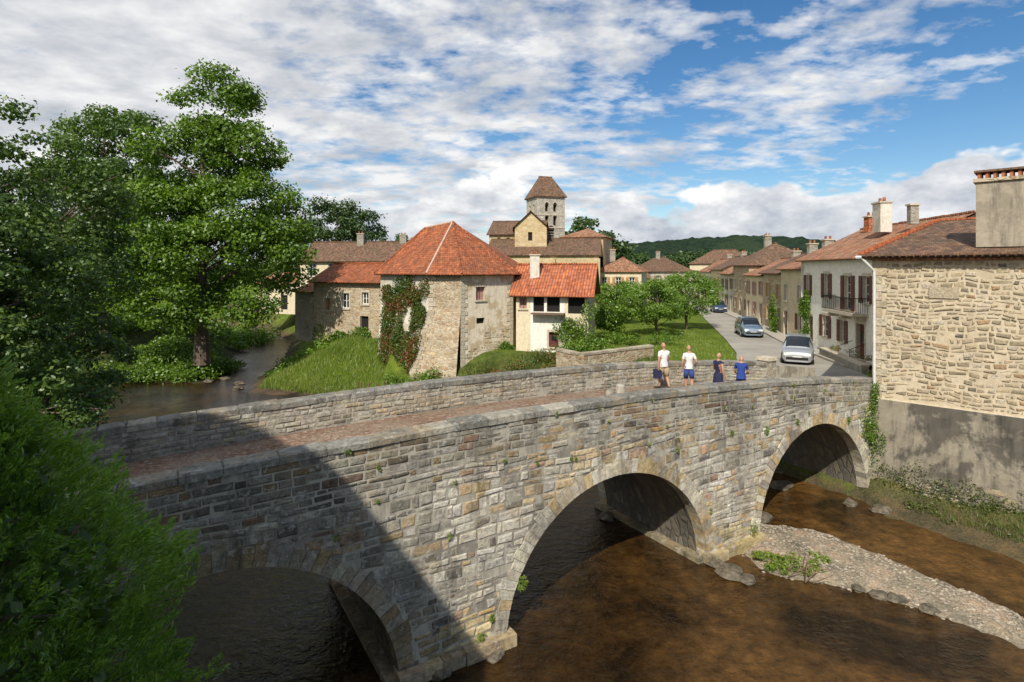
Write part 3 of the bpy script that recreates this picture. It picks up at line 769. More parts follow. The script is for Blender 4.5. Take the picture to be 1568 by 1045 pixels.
# --- row of street houses further on
rowspec=[(45,51.5,9.3,11.0,'tan','r_mix','gable'),(51.5,59,8.9,10.8,'rubble','r_brown','gable'),(59,67,8.6,10.4,'cream','r_mix','gable'),
 (67,76,9.8,12.4,'rubble','r_brown','hip'),(76,86,8.6,10.4,'white2','r_mix','gable'),(86,97,9.2,11.2,'cream','r_brown','gable'),(97,112,8.8,11,'white','r_mix','gable')]
fx=lambda y:23.2+.2087*(y-45)
for i,(y0,y1,ez,rz,wm,rmn,kd) in enumerate(rowspec):
    st_=.12*(i%2); a=(fx(y1)+st_-.25,y1-.02); b=(fx(y0)+st_,y0+.02); Lh=math.dist(a,b)
    fr=[]; n=max(2,int(Lh/2.6)); sc=[M['shut_red'],M['shut_tan'],M['shut_pink'],M['wood']][i%4]
    for k in range(n):
        u=(k+.5)*Lh/n+random.uniform(-.2,.2)
        fr.append((u-.42,.84,6.3+random.uniform(0,.2),1.4,'shut' if i%3 else 'win',sc))
        fr.append((u-.42,.84,4.2,1.3,'shut',sc) if (k+i)%2 else (u-.5,1.0,3.35,2.15,'door',sc))
    h=house('street_house',a,b,8,2.9,ez,rz,M[wm],M[rmn],kd,fr,ov=.35,chim=[(fx((y0+y1)/2)+4,(y0+y1)/2+random.uniform(-2,2),rz-.5,rz+random.uniform(.6,1.1),.8,.5)]); h.done()
def win_row(xs,z,w,hh,kind,mt): return [(x,w,z,hh,kind,mt) for x in xs]
h=house('village_house',(12.2,82),(18.2,80),9,3,8.9,10.9,M['cream'],M['r_mix'],'hip',win_row([.7,2.7,4.6],6.6,.8,1.4,'shut',M['shut_tan'])+win_row([.7,4.6],3.9,.8,1.4,'shut',M['shut_tan']),chim=[(15,85,10.3,12,.8,.5)]);h.done()
h=house('village_house',(27.5,112),(37,116),8,3,8.8,11.6,M['white2'],M['r_brown'],'hip',win_row([1,3.5,6,8],6.4,.9,1.4,'shut',M['shut_pink']),chim=[(30,117,10.3,12.6,.8,.5)]);h.done()
h=house('village_house',(40,128),(50,120),8,3,10.5,13.5,M['cream'],M['r_brown'],'hip',win_row([1,3.5,6,8],7.4,.9,1.4,'shut',M['shut_pink']));h.done()
h=house('village_house',(19,105),(26,107),8,3,7.6,9.6,M['tan'],M['r_mix'],'gable',win_row([1,3.5,5.4],5.4,.9,1.4,'shut',M['shut_tan']));h.done()
h=house('village_house',(38.5,118),(38,112.5),8,3,8,9.8,M['white2'],M['r_mix'],'gable');h.done()

# --- central riverside house with polygonal hip roof
h=House('riverside_house')
A_,B_,C_,D_,E_,F_=(-10.4,45),(-6.0,41),(-3.6,40),(0.05,42.6),(1.5,49),(-9,52)
pA,pB=(-10.6,44.6),(-7.3,40.2)
ff=lambda t:max(0,1-t*1.5)
def bwall(p0,p1,q0,q1,zb,zt,mat):
    l=math.dist(p0,p1); mb=h.mb('walls'); n=6
    for i in range(n):
        t0,t1=i/n,(i+1)/n
        pa=[(q0[0]*(1-ff(t))+p0[0]*ff(t),q0[1]*(1-ff(t))+p0[1]*ff(t),zb+(zt-zb)*t) for t in (t0,t1)]
        pb=[(q1[0]*(1-ff(t))+p1[0]*ff(t),q1[1]*(1-ff(t))+p1[1]*ff(t),zb+(zt-zb)*t) for t in (t0,t1)]
        mb.face([pa[0],pb[0],pb[1],pa[1]],mat,[(0,pa[0][2]),(l,pb[0][2]),(l,pb[1][2]),(0,pa[1][2])])
bwall(pA,pB,A_,B_,1.2,9.0,M['white2'])
bwall(pB,(-3.9,39.2),B_,C_,1.2,9.0,M['rubble'])
LC=math.dist(C_,D_)
wall(h,C_,D_,1.2,9.0,M['patchy'],[(1.25,.75,6.95,.95,'closed',M['shut_pink']),(1.3,.7,5.25,.42,'dark')])
wall(h,D_,E_,1.2,9.0,M['patchy']);wall(h,E_,F_,1.2,9.0,M['white2']);wall(h,F_,A_,1.2,9.0,M['white2'])
h.mb('walls').face([pB+(1.2,),(-3.9,39.2,1.2),(C_[0],C_[1],1.2)],M['rubble'])
qs=h.mb('stonework')
d2=Vector((D_[0]-C_[0],D_[1]-C_[1])).normalized(); n2=Vector((d2.y,-d2.x))
CP=lambda s,o,z:(C_[0]+d2.x*s+n2.x*o,C_[1]+d2.y*s+n2.y*o,z)
z=1.4;k=0
while z<8.8:
    l=.55 if k%2 else .32; qs.box(CP(l/2-.02,0,z+.15),(d2.x,d2.y),l,.08,.28,M['hstone'],(.58,.51,.38)); qs.box(CP(LC-l/2+.02,0,z+.15),(d2.x,d2.y),l,.08,.28,M['hstone'],(.58,.51,.38)); z+=.3;k+=1
stones(qs,CP,lambda s:4.9,mkrows(1.4,4.9,.14,.28),lambda z:[(.5,LC-.5)] if z<3.6 else [(1.9,LC-.5)],(.18,.5),.04,(.0,.025),hcol,M['hstone'],.025,skip=.25)
def BWp(t,o=0): return (B_[0]*(1-ff(t))+pB[0]*ff(t),B_[1]*(1-ff(t))+pB[1]*ff(t),1.2+7.8*t)
d4=Vector((C_[0]-B_[0],C_[1]-B_[1])).normalized()
for i in range(24):
    t=(i+.5)/25; p=BWp(t); l=.6 if i%2 else .38
    qs.box((p[0]+d4.x*l/2,p[1]+d4.y*l/2,p[2]),(d4.x,d4.y),l,.1,.28,M['hstone'],pick([(1,(.56,.49,.37)),(1,(.48,.40,.28))]))
rm=h.mb('roof')
def O(p,c=(-4.9,45.8),o=.5):
    v=Vector((p[0]-c[0],p[1]-c[1])); v=v.normalized()*o; return (p[0]+v.x,p[1]+v.y,8.85)
R1=(-7.1,46.6,12.55);R2=(-4.75,45.6,12.95)
r_=M['r_red']
Ae,Be,Ce,De,Ee,Fe=[O(p) for p in (A_,B_,C_,D_,E_,F_)]
roofface(rm,[Ae,Be,R2],r_,e=1);rm.face([Ae,R2,R1],r_,[(0,0),(4,4),(2,4)]);roofface(rm,[Be,Ce,R2],r_,e=1);roofface(rm,[Ce,De,R2],r_,e=1);roofface(rm,[De,Ee,R2],r_,e=1);rm.face([Ee,Fe,R2],r_,[(0,0),(8,0),(4,6)]);rm.face([Fe,R1,R2],r_,[(0,0),(4,5),(5,5)]);roofface(rm,[Fe,Ae,R1],r_,e=1)
M['hipm']=m_flat('pale_hip_mortar',(.5,.36,.27),.9,var=.3)
for a,b,mt in ((Be,R2,M['hipm']),(De,R2,M['r_red']),(Ce,R2,M['r_red']),(Ae,R1,M['r_red']),(R1,R2,M['hipm'])):
    a=Vector(a);b=Vector(b)
    rm.tube([a+Vector((0,0,.03)),b+Vector((0,0,.03))],[.085,.085],mt,6)
h.done()
# --- orange-roofed house beside it
h=House('orange_roof_house')
c=[(0.3,41.6),(5.4,40.2),(6.6,45.4),(1.3,46.8)]
wall(h,c[0],(1.35,41.3),2.4,7.5,M['cream'],[(.25,.55,6.3,.8,'closed',M['shut_pink'])])
wall(h,(1.35,41.3),(3.75,40.65),2.4,7.5,M['white'],[(.2,.8,6.1,1.15,'dark'),(1.2,.95,6.1,1.15,'dark'),(1.35,.7,3.55,1.1,'door',M['shut_red'])])
wall(h,(3.75,40.65),c[1],2.4,7.5,M['cream'],[(.25,1.2,6.0,1.3,'dark')])
wall(h,c[1],c[2],2.4,7.5,M['tan'],[(1,.8,5,1.2,'win')]);wall(h,c[2],c[3],2.4,7.5,M['tan']);wall(h,c[3],c[0],2.4,7.5,M['tan'])
quadroof(h,[c[0],c[1],c[2],c[3]],7.5,9.55,M['r_orange'],'gable',.45,wallmat=M['cream'])
chimney(h,1.7,42.8,8.4,10.2,.7,.6,M['white2'],2)
t=h.mb('porch')
t.box((2.55,40.55,6.0),(.965,-.26),2.4,.6,.1,M['wood'])
h.done()
h=house('stone_outbuilding',(-17.6,50.5),(-10.6,47.2),6,2.6,8.2,9.7,M['rubble'],M['r_red'],'gable',[(1.2,.7,5.6,1.0,'closed',M['shut_tan']),(3.2,.8,5.8,1.3,'win'),(5.2,.9,3.3,1.9,'dark'),(5.4,.7,6.2,1.0,'win')],ov=.4)
h.done()
h=house('stone_outbuilding',(-20.4,53.5),(-17.8,51.0),6,2.6,7.2,8.4,M['rubble_grey'],M['r_red'],'gable',ov=.3);h.done()
h=house('abbey_building',(-28.5,76.5),(-11.0,73.5),9,3,10.4,13.0,M['cream'],M['r_brown'],'gable',
  [(x,1.1,8.2,1.7,'win') for x in (1.2,4.1,6.9,9.7,12.5,15.2)]+[(x,1.2,3.6,2.2,'dark') for x in (1.2,4.1)]+[(x,1.1,4.2,1.7,'win') for x in (7,10)],ov=.45,
  chim=[(-21,79,12.4,14,.9,.6),(-15,78.5,12.4,13.8,.9,.6)])
h.done()
h=house('annex_building',(-36,80),(-28.6,77),7,3,7.2,8.6,M['cream'],M['r_mix'],'gable',[(1.5,.9,5,1.4,'win'),(4.5,1.2,3.6,2,'dark')]);h.done()

# --- church
h=House('church')
cw=M['ochre']
c=rect((-3.6,79),(11.6,76.5),11)
wall(h,c[0],c[1],3,11.2,cw,[(8.8,.7,7.4,1.6,'dark'),(11.6,.9,8.4,1.6,'dark'),(13.4,.6,8.2,1.2,'win')]);wall(h,c[1],c[2],3,11.2,cw,[(3,.8,7,2,'dark')]);wall(h,c[2],c[3],3,11.2,cw);wall(h,c[3],c[0],3,11.2,cw)
quadroof(h,c,11.2,13.6,M['r_brown'],'gable',.35,wallmat=cw)
c=rect((-3.4,84.5),(4.4,83.2),9)
wall(h,c[0],c[1],11,14.4,cw,[(1.2,.5,12.9,.9,'dark'),(2.6,.5,12.9,.9,'dark')]);wall(h,c[1],c[2],11,14.4,cw);wall(h,c[2],c[3],11,14.4,cw);wall(h,c[3],c[0],11,14.4,cw)
quadroof(h,c,14.4,16.6,M['r_brown'],'gable',.35,wallmat=cw)
# gabled cross arm in front of the tower, gable towards the river
c=[(-.2,88),(-.2,80.6),(4.6,79.9),(4.6,88)]
c=[(4.9,80.2),(4.9,89),(.4,89),(.4,80.9)]
wall(h,c[3],c[0],11,15.2,cw,[(1.9,.6,13.2,1.2,'dark')]);wall(h,c[0],c[1],11,15.2,cw);wall(h,c[2],c[3],11,15.2,cw)
quadroof(h,c,15.2,17.4,M['r_mix'],'gable',.3,wallmat=cw)
c=rect((7.5,85),(13.3,83),8)
wall(h,c[0],c[1],11,14.0,cw);wall(h,c[1],c[2],3,14.0,cw);wall(h,c[2],c[3],3,14.0,cw);wall(h,c[3],c[0],3,14.0,cw)
quadroof(h,c,14.0,15.4,M['r_mix'],'hip',.35,wallmat=cw)
for x,y in ((11.4,76.2),(5.5,77.2)): h.mb('buttress').box((x,y,6.8),(.98,-.17),.8,.9,7.6,cw)
an=math.radians(19); tu=Vector((math.cos(an),math.sin(an))); tw_=4.75
t0=Vector((3.95,89.5)); t1=t0+tu*tw_; tn=Vector((-tu.y,tu.x)); t2=t1+tn*tw_; t3=t0+tn*tw_
tc=[tuple(p) for p in (t0,t1,t2,t3)]
mt=M['tower']
op=[(1.35,.62,18.3,1.15,'dark'),(2.75,.62,18.3,1.15,'dark'),(1.35,.62,16.1,1.4,'dark'),(2.75,.62,16.1,1.4,'dark'),(1.75,1.2,14.0,1.5,'dark')]
opl=[(1.2,.6,18.3,1.15,'dark'),(2.9,.6,18.3,1.15,'dark'),(1.2,.6,16.1,1.4,'dark'),(2.9,.6,16.1,1.4,'dark')]
for i in range(4):
    wall(h,tc[i],tc[(i+1)%4],12,20.6,mt,op if i==0 else opl,.5)
tm=h.mb('tower_trim')
ctr=(t0+t2)/2
for zz_,ex,hh in ((20.62,.35,.22),(17.75,.14,.16),(15.75,.14,.16)):
    tm.box((ctr.x,ctr.y,zz_),(tu.x,tu.y),tw_+ex,tw_+ex,hh,M['sill'])
def TP(u,o,z): return (t0.x+tu.x*u-tn.x*o,t0.y+tu.y*u-tn.y*o,z)
for (u,w,zb_,hh,_) in op:
    r=w/2; pts=[TP(u+r+math.cos(a)*r,.012,zb_+hh+math.sin(a)*r) for a in [math.pi*k/8 for k in range(9)]]
    tm.face(pts,M['dark'])
    for k in range(5):
        a0,a1=math.pi*k/5,math.pi*(k+1)/5
        tm.face([TP(u+r+math.cos(a0)*r,.03,zb_+hh+math.sin(a0)*r),TP(u+r+math.cos(a0)*(r+.2),.03,zb_+hh+math.sin(a0)*(r+.2)),TP(u+r+math.cos(a1)*(r+.2),.03,zb_+hh+math.sin(a1)*(r+.2)),TP(u+r+math.cos(a1)*r,.03,zb_+hh+math.sin(a1)*r)],M['sill'])
for k in range(4):
    q=TP(1.75+.6,-.15,14.25+k*.4); tm.box(q,(tu.x,tu.y),1.18,.1,.12,M['rubble_grey'])
tr_=h.mb('roof')
ro=[t0-tu*.3-tn*.3,t1+tu*.3-tn*.3,t2+tu*.3+tn*.3,t3-tu*.3+tn*.3]
ra=ctr-tu*1.05-tn*.25; rb2=ctr+tu*1.05-tn*.25; rc2=ctr+tu*1.05+tn*.25; rd2=ctr-tu*1.05+tn*.25
v3=lambda p,z:(p.x,p.y,z)
roofface(tr_,[v3(ro[0],20.72),v3(ro[1],20.72),v3(rb2,24.1),v3(ra,24.1)],M['r_brown']);roofface(tr_,[v3(ro[1],20.72),v3(ro[2],20.72),v3(rc2,24.1),v3(rb2,24.1)],M['r_brown'])
roofface(tr_,[v3(ro[2],20.72),v3(ro[3],20.72),v3(rd2,24.1),v3(rc2,24.1)],M['r_brown']);roofface(tr_,[v3(ro[3],20.72),v3(ro[0],20.72),v3(ra,24.1),v3(rd2,24.1)],M['r_brown'])
tr_.box((ctr.x,ctr.y,24.12),(tu.x,tu.y),2.2,.6,.16,M['r_brown'])
h.done()
# --- unseen building behind the viewpoint, its outline shaped to cast the large bridge shadow
h=House('unseen_shadow_house')
prof=[(-34,0),(-4.9,0),(-4.9,13.7),(-7.3,17.0),(-11.6,20.5),(-24,20.5),(-34,12)]
w=h.mb('walls')
y0,y1=-.6,-8
w.face([(x,y0,z) for x,z in prof][::-1],M['rubble']); w.face([(x,y1,z) for x,z in prof],M['rubble'])
for i in range(len(prof)):
    a=prof[i];b=prof[(i+1)%len(prof)]
    w.face([(a[0],y0,a[1]),(b[0],y0,b[1]),(b[0],y1,b[1]),(a[0],y1,a[1])],M['rubble'] if i in(0,1,6) else M['r_brown'],[(0,a[1]),(0,b[1]),(7,b[1]),(7,a[1])])
h.done()
gw=MB()
def lowwall(a,b,z0,z1,th=.4):
    u=Vector((b[0]-a[0],b[1]-a[1])); l=u.length;u/=l
    gw.box(((a[0]+b[0])/2,(a[1]+b[1])/2,(z0+z1)/2),(u.x,u.y),l,th,z1-z0,M['rubble'])
    n=int(l/.7)
    for i in range(n):
        t=(i+.5)/n; gw.box((a[0]+(b[0]-a[0])*t,a[1]+(b[1]-a[1])*t,z1+.06),(u.x,u.y),l/n-.02,th+.08,.12+random.uniform(0,.03),M['hstone'],pick([(1,(.50,.44,.33)),(1,(.44,.37,.27))]))
lowwall((4.2,34.6),(9.4,38.4),1.5,3.95); lowwall((4.2,34.6),(3.0,36.6),1.5,3.95)
lowwall((11.9,29.0),(9.4,31.2),1,3.6)
gw.build('garden_wall')

# ------------------------------------------------------------------ vegetation
def rdir(n):
    v=RNG.normal(size=(n,3)); return v/np.linalg.norm(v,axis=1)[:,None]
def leaves(C,size,out=None,flat=.35,asp=.6,droop=0):
    n=len(C); a=rdir(n)
    if out is not None: nrm=out*.7+a*.8+np.array([0,0,.35])
    else: nrm=a+np.array([0,0,flat])
    nrm/=np.linalg.norm(nrm,axis=1)[:,None]
    t=np.cross(nrm,rdir(n)); t/=np.linalg.norm(t,axis=1)[:,None]+1e-9; b=np.cross(nrm,t)
    s=size*RNG.uniform(.6,1.35,n)[:,None]
    V=np.stack([C-t*s*.5,C+b*s*asp*.5,C+t*s*.5,C-b*s*asp*.5],1).reshape(-1,3)
    F=np.arange(n*4).reshape(-1,4); return V,F
def clump_pts(cl,per,shell=.55,flat=.6):
    C=[];O_=[]
    for (x,y,z,r) in cl:
        n=int(per*r*r)+1; d=rdir(n); rad=r*(shell+(1-shell)*RNG.random(n)**.6)*(1+.3*np.sin(d[:,0]*5+d[:,2]*7+x)*np.cos(d[:,1]*6+z))
        far=RNG.random(n)<.08; rad=np.where(far,rad*RNG.uniform(1.1,1.5,n),rad)
        p=d*rad[:,None]*np.array([1,1,flat])+np.array([x,y,z]); C.append(p);O_.append(d)
    return np.concatenate(C),np.concatenate(O_)
def tree(name,base,top,ells,ncl,rr,leaf,per,lm,tr=.4,seed=1,limbs=14,shell=.5):
    global RNG
    RNG=np.random.default_rng(seed); random.seed(seed)
    e=empty(name); bx,by,bz=base
    cl=[]
    wts=np.array([q[3]*q[4]*q[5] for q in ells])**(.75); wts/=wts.sum()
    for _ in range(ncl):
        q=ells[RNG.choice(len(ells),p=wts)]; d=rdir(1)[0]
        k=RNG.uniform(.35,1.08)**.5
        cl.append((q[0]+d[0]*q[3]*k,q[1]+d[1]*q[4]*k,q[2]+d[2]*q[5]*k,RNG.uniform(*rr)))
    C,O_=clump_pts(cl,per,shell); V,F=leaves(C,leaf,O_)
    mesh_np('foliage',V,F,lm,e)
    mb=MB(); h=top-bz
    tp=[(bx+.25*math.sin(i*1.3+seed)*i/6,by+.2*math.cos(i+seed)*i/6,bz-.3+h*.88*i/6) for i in range(7)]
    mb.tube(tp,[tr*(1.25 if i==0 else 1)*(1-i/6.6) for i in range(7)],M['bark'],9)
    order=sorted(cl,key=lambda c:-c[3])[:limbs*2]
    for c in random.sample(order,min(limbs,len(order))):
        zz=max(bz+h*.18,min(c[2]-.25*math.hypot(c[0]-bx,c[1]-by)-.5,bz+h*.8)); f=(zz-bz)/(h*.88)
        i=min(5,int(f*6)); s=Vector(tp[i]).lerp(Vector(tp[i+1]),f*6-i if f*6-i<1 else 1); en=Vector(c[:3])
        mid=s.lerp(en,.5)+Vector((random.uniform(-.3,.3),random.uniform(-.3,.3),.1*(en-s).length))
        r=tr*.38*(1-f*.6); mb.tube([s,mid,en],[r,r*.6,r*.15],M['bark'],6)
        for _ in range(2):
            e2=en+Vector((random.uniform(-1,1),random.uniform(-1,1),random.uniform(-.2,.8)))*c[3]; mb.tube([mid,(mid+e2)/2+Vector((0,0,.2)),e2],[r*.4,r*.25,.02],M['bark'],5)
    mb.build('trunk_and_limbs',e)
    return e
tree('oak_tree',(-25.6,47,1.6),25.5,[(-24.6,47,22.3,3.3,2.8,3.4),(-22.2,46.5,18.5,2.8,2.4,2.4),(-26.8,47,17.5,4.2,4,3.4),(-21.6,46,14.0,4.6,3.8,3.2),(-29,47,13.5,4.4,4,4.0),(-25.5,45.5,10.0,7.6,4.4,3.6),(-19.6,46.5,11.0,3.4,3,3.8),(-25,45,6.6,6.8,3,2.2)],300,(.8,1.6),.28,190,M['leaf_oak'],.55,3,40)
tree('ash_tree',(-36.5,51,2.0),24,[(-35.5,51,20,4.2,4,3.6),(-37,51,15,5.5,4,4),(-33,50,12,5,4,4),(-38,51,9,6,4,4)],190,(.9,1.7),.32,130,M['leaf_ash'],.45,5,20)
tree('hornbeam_tree',(-17.6,18.0,1.8),15.0,[(-17.4,18,12.2,2.7,2.6,2.6),(-17.3,18,8.6,3.4,3,3.0),(-16.0,17.6,5.2,2.7,2.4,2.4),(-18.6,17,10,3,3,3)],270,(.4,.9),.15,640,M['leaf_dark'],.28,8,40,.3)
tree('hornbeam_tree',(-20.5,25,1.8),16,[(-20,25,12.2,2.8,3,3.0),(-20,25,8.0,3.2,3,3.5),(-18.6,24.5,4.6,2.2,2,2.0)],140,(.5,1.0),.18,400,M['leaf_dark'],.28,9,24,.3)
tree('poplar_tree',(-29,95,3),21,[(-30,95,16,5,4,5),(-25,95,15,3.5,4,4),(-33,95,12,5,4,5)],90,(1.1,2.0),.45,80,M['leaf_far'],.4,11,12)
tree('poplar_tree',(-24,125,3),16.5,[(-24,125,13,3.5,3,3.5)],25,(1,1.6),.5,70,M['leaf_far'],.3,12,6)
tree('lime_tree',(12.9,50.7,3.2),8.2,[(12.6,50.7,6.3,2.6,2.3,1.7)],80,(.45,.85),.17,420,M['leaf_lime'],.15,21,14)
tree('lime_tree',(17.2,56,3.2),9,[(17.2,56,6.7,3.2,2.6,2.0)],95,(.5,.9),.18,380,M['leaf_lime'],.16,22,14)
tree('lime_tree',(8.4,48,3.2),8,[(8.4,48,6.0,1.9,1.8,2.0)],55,(.45,.8),.17,420,M['leaf_oak'],.13,23,10)
tree('lime_tree',(11.5,62,3.2),8,[(11.5,62,6.2,2.6,2,2.0)],50,(.5,.9),.2,300,M['leaf_oak'],.13,24,10)
def mass(name,pts,leaf,per,lm,seed):
    global RNG
    if not pts: return
    RNG=np.random.default_rng(seed); C,O_=clump_pts(pts,per,.5); V,F=leaves(C,leaf,O_); return mesh_np(name,V,F,lm)
random.seed(4)
pts=[]
for i in range(90):
    x=random.uniform(11,24); pts.append((x,random.uniform(118,128),random.uniform(7,20.0-abs(x-16)*.8),random.uniform(1.4,2.4)))
for i in range(120):
    x=random.uniform(20,66); pts.append((x,random.uniform(150,165),random.uniform(5,13),random.uniform(1.6,2.8)))
for i in range(70):
    x=random.uniform(-70,-14); pts.append((x,random.uniform(120,135),random.uniform(5,12),random.uniform(1.6,2.8)))
mass('distant_trees',pts,.8,26,M['leaf_far'],31)
hx=np.linspace(-700,1100,360); hy=np.linspace(260,900,110)
X,Y=np.meshgrid(hx,hy)
RNG=np.random.default_rng(2)
def hz(X,Y):
    t=sm((Y-260)/260)
    r=2+t*(26+6*np.sin(X*.0075+.5)+3.5*np.sin(X*.021+Y*.006)+2*np.sin(X*.05+Y*.02))
    r=r*(.45+.55*sm((X+40)/170))*(1-.25*sm((X-330)/200))
    return r+1.2*np.sin(X*.31+np.sin(Y*.2)*3)*np.cos(Y*.27)+RNG.uniform(-1.6,1.6,X.shape)
Z=hz(X,Y); n_=X.shape
idx=np.arange(X.size).reshape(n_)
Fh=np.stack([idx[:-1,:-1].ravel(),idx[:-1,1:].ravel(),idx[1:,1:].ravel(),idx[1:,:-1].ravel()],1)
def hill_mat():
    m,nt,b,o=newmat('wooded_hills'); P=geo(nt).outputs['Position']
    n1=noise(nt,P,.16,5,.75); n2=noise(nt,P,.012,3,.5)
    c=ramp(nt,n1.outputs[0],[(.35,(.008,.018,.008)),(.55,(.024,.045,.014)),(.72,(.06,.09,.024))])
    c=mixc(nt,ramp(nt,n2.outputs[0],[(.55,(0,0,0)),(.6,(.5,.5,.5))]),c,(.05,.075,.025))
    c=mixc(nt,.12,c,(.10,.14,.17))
    L(nt,c,b.inputs['Base Color']); b.inputs['Roughness'].default_value=1; b.inputs['Specular IOR Level'].default_value=0
    bump(nt,b,n1.outputs[0],1,5); return m
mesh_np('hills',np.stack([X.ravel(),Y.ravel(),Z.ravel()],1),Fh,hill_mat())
# foreground cypress
RNG=np.random.default_rng(77); random.seed(77)
e=empty('cypress_shrub')
CX,CY=-4.85,4.95
def crad(z): return min(.08+(8.35-z)*.80,1.62)*(1-.05*max(0,6-z))
n=2500; C=[];T=[]
for i in range(n):
    z=8.3-4.4*random.random()**.8; r=max(.1,crad(z))*(.80+.28*random.random()); a=random.uniform(0,2*math.pi)
    r*=1+.13*math.sin(z*6+a*3)+.08*math.sin(a*7)
    p=np.array([CX+math.cos(a)*r,CY+math.sin(a)*r*.9,z])
    d=np.array([math.cos(a)*.8,math.sin(a)*.8,.6+random.uniform(-.3,.5)])+RNG.normal(size=3)*.25; d/=np.linalg.norm(d)
    m_=60; t=RNG.random(m_)**.8; Lp=random.uniform(.18,.40)
    side=RNG.normal(size=(m_,3))*(.046*(1-t)[:,None]+.008)
    C.append(p-d*.12+d*(t*Lp)[:,None]+side); T.append(d+RNG.normal(size=(m_,3))*.35)
C=np.concatenate(C);T=np.concatenate(T);T/=np.linalg.norm(T,axis=1)[:,None]
b=np.cross(T,rdir(len(C)));b/=np.linalg.norm(b,axis=1)[:,None]
s=RNG.uniform(.04,.075,len(C))[:,None]
V=np.stack([C-T*s*.5,C+b*s*.13,C+T*s*.5,C-b*s*.13],1).reshape(-1,3)
mesh_np('foliage',V,np.arange(len(V)).reshape(-1,4),M['leaf_con'],e)
mb=MB(); mb.tube([(CX,CY,.5),(CX,CY,5),(CX,CY,8)],[.16,.1,.02],M['bark'],8)
for i in range(60):
    z=random.uniform(3.5,7.6); a=random.uniform(0,6.28); r=max(.1,crad(z)*.85)
    mb.tube([(CX,CY,z-.3*r),(CX+math.cos(a)*r*.5,CY+math.sin(a)*r*.5,z-.05*r),(CX+math.cos(a)*r,CY+math.sin(a)*r,z+.1)],[.03,.02,.006],M['bark'],5)
mb.build('trunk_and_limbs',e)
RNG=np.random.default_rng(5)
Ci=[]
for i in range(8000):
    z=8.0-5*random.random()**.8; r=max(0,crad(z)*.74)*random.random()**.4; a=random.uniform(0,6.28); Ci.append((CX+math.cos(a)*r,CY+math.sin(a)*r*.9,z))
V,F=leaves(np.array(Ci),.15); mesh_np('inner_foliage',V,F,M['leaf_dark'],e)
def onground(x,y,dz=0): return float(H(np.array([x]),np.array([y]))[0])+dz
def rnd_pts(n,x0,x1,y0,y1,r0,r1,dz=.3,zmin=-9):
    o=[]; k=0
    while len(o)<n and k<n*20:
        k+=1
        x=random.uniform(x0,x1);y=random.uniform(y0,y1);r=random.uniform(r0,r1); g_=onground(x,y)
        if g_<zmin: continue
        o.append((x,y,max(g_,0)+r*.4+dz*random.random(),r))
    return o
mass('bush',rnd_pts(60,-10.5,-5,37.9,40.0,.3,.65),.13,480,M['leaf_oak'],41)
mass('bush',rnd_pts(70,-6,3.5,36.6,39.3,.25,.6,.6),.12,480,M['leaf_ivy'],42)
mass('bush',rnd_pts(22,3.6,6.5,37.5,40.0,.35,.8,.8),.14,420,M['leaf_oak'],43)
mass('undergrowth',rnd_pts(110,-33,-24.5,45.5,53,.5,1.3),.22,210,M['leaf_oak'],44)
mass('undergrowth',rnd_pts(80,-26,-17,17,36,.4,1.1,.3,.0),.2,260,M['leaf_dark'],45)
mass('undergrowth',rnd_pts(50,-22,-15.5,47.5,55,.3,.7,.3,.1),.2,280,M['leaf_oak'],46)
mass('hedge',[(7+random.random()*6,44+random.random()*1.2,3.6+random.random()*.5,.5) for _ in range(26)],.14,300,M['leaf_oak'],47)
mass('undergrowth',rnd_pts(60,-44,-30,56,75,.6,2.0),.35,110,M['leaf_oak'],48)
mass('flower_bushes',[(19.6+random.random()*.8+.2*i*.2,31.5+i*.45,4.1+random.random()*.2,random.uniform(.15,.35)) for i in range(12)],.09,700,M['leaf_ivy'],49)
def creeper(name,P,u0,u1,z0,z1,n,lm,seed,leaf=.13,k=1.6,off=.28):
    global RNG
    RNG=np.random.default_rng(seed); C=[]
    blobs=[(RNG.uniform(u0,u1),RNG.uniform(z0,z1),RNG.uniform(.3,.8)) for _ in range(int((u1-u0)*(z1-z0)*k)+3)]
    for i in range(n):
        b=blobs[RNG.integers(len(blobs))]; a=RNG.uniform(0,6.28); r=b[2]*math.sqrt(RNG.random())
        u=b[0]+math.cos(a)*r;z=b[1]+math.sin(a)*r*1.3; C.append(P(u,RNG.uniform(.02,off),z))
    V,F=leaves(np.array(C),leaf); return mesh_np(name,V,F,lm)
LAB=math.dist(A_,B_)
def ABP(u,o,z):
    t=max(0,min(1,(z-1.2)/7.8)); f=ff(t); w_=max(-.02,min(1.03,u/LAB))
    a=Vector((A_[0]*(1-f)+pA[0]*f,A_[1]*(1-f)+pA[1]*f)); b=Vector((B_[0]*(1-f)+pB[0]*f,B_[1]*(1-f)+pB[1]*f)); p=a.lerp(b,w_)
    return (p.x-.67*o,p.y-.74*o,z)
creeper('ivy',ABP,.9,5.7,1.8,8.0,30000,M['leaf_ivy'],51,.14,2.4,.4)
creeper('ivy',lambda u,o,z:(3.6+u,40.7-.26*u-o-.05,z),.0,1.9,3,6.6,4500,M['leaf_oak'],52)
creeper('ivy',lambda u,o,z:WP(u,o,z),.3,1.6,3.6,7.0,2500,M['leaf_oak'],53,.15)
creeper('ivy',lambda u,o,z:WP(u,o,z),-8,-6.2,3.6,6.5,2000,M['leaf_oak'],54,.15)
creeper('ivy',lambda u,o,z:CP(u,o,z),2.6,4.2,2.6,4.0,2600,M['leaf_oak'],56,.11)
creeper('ivy',lambda u,o,z:(-17.6+u*.9,50.5-.42*u-o,z),.2,6.2,2.6,3.6,4200,M['leaf_oak'],57,.15)
creeper('wall_weeds',lambda u,o,z:BP(u,-o,z),16.5,17.3,2.0,4.4,1700,M['leaf_oak'],55,.08)
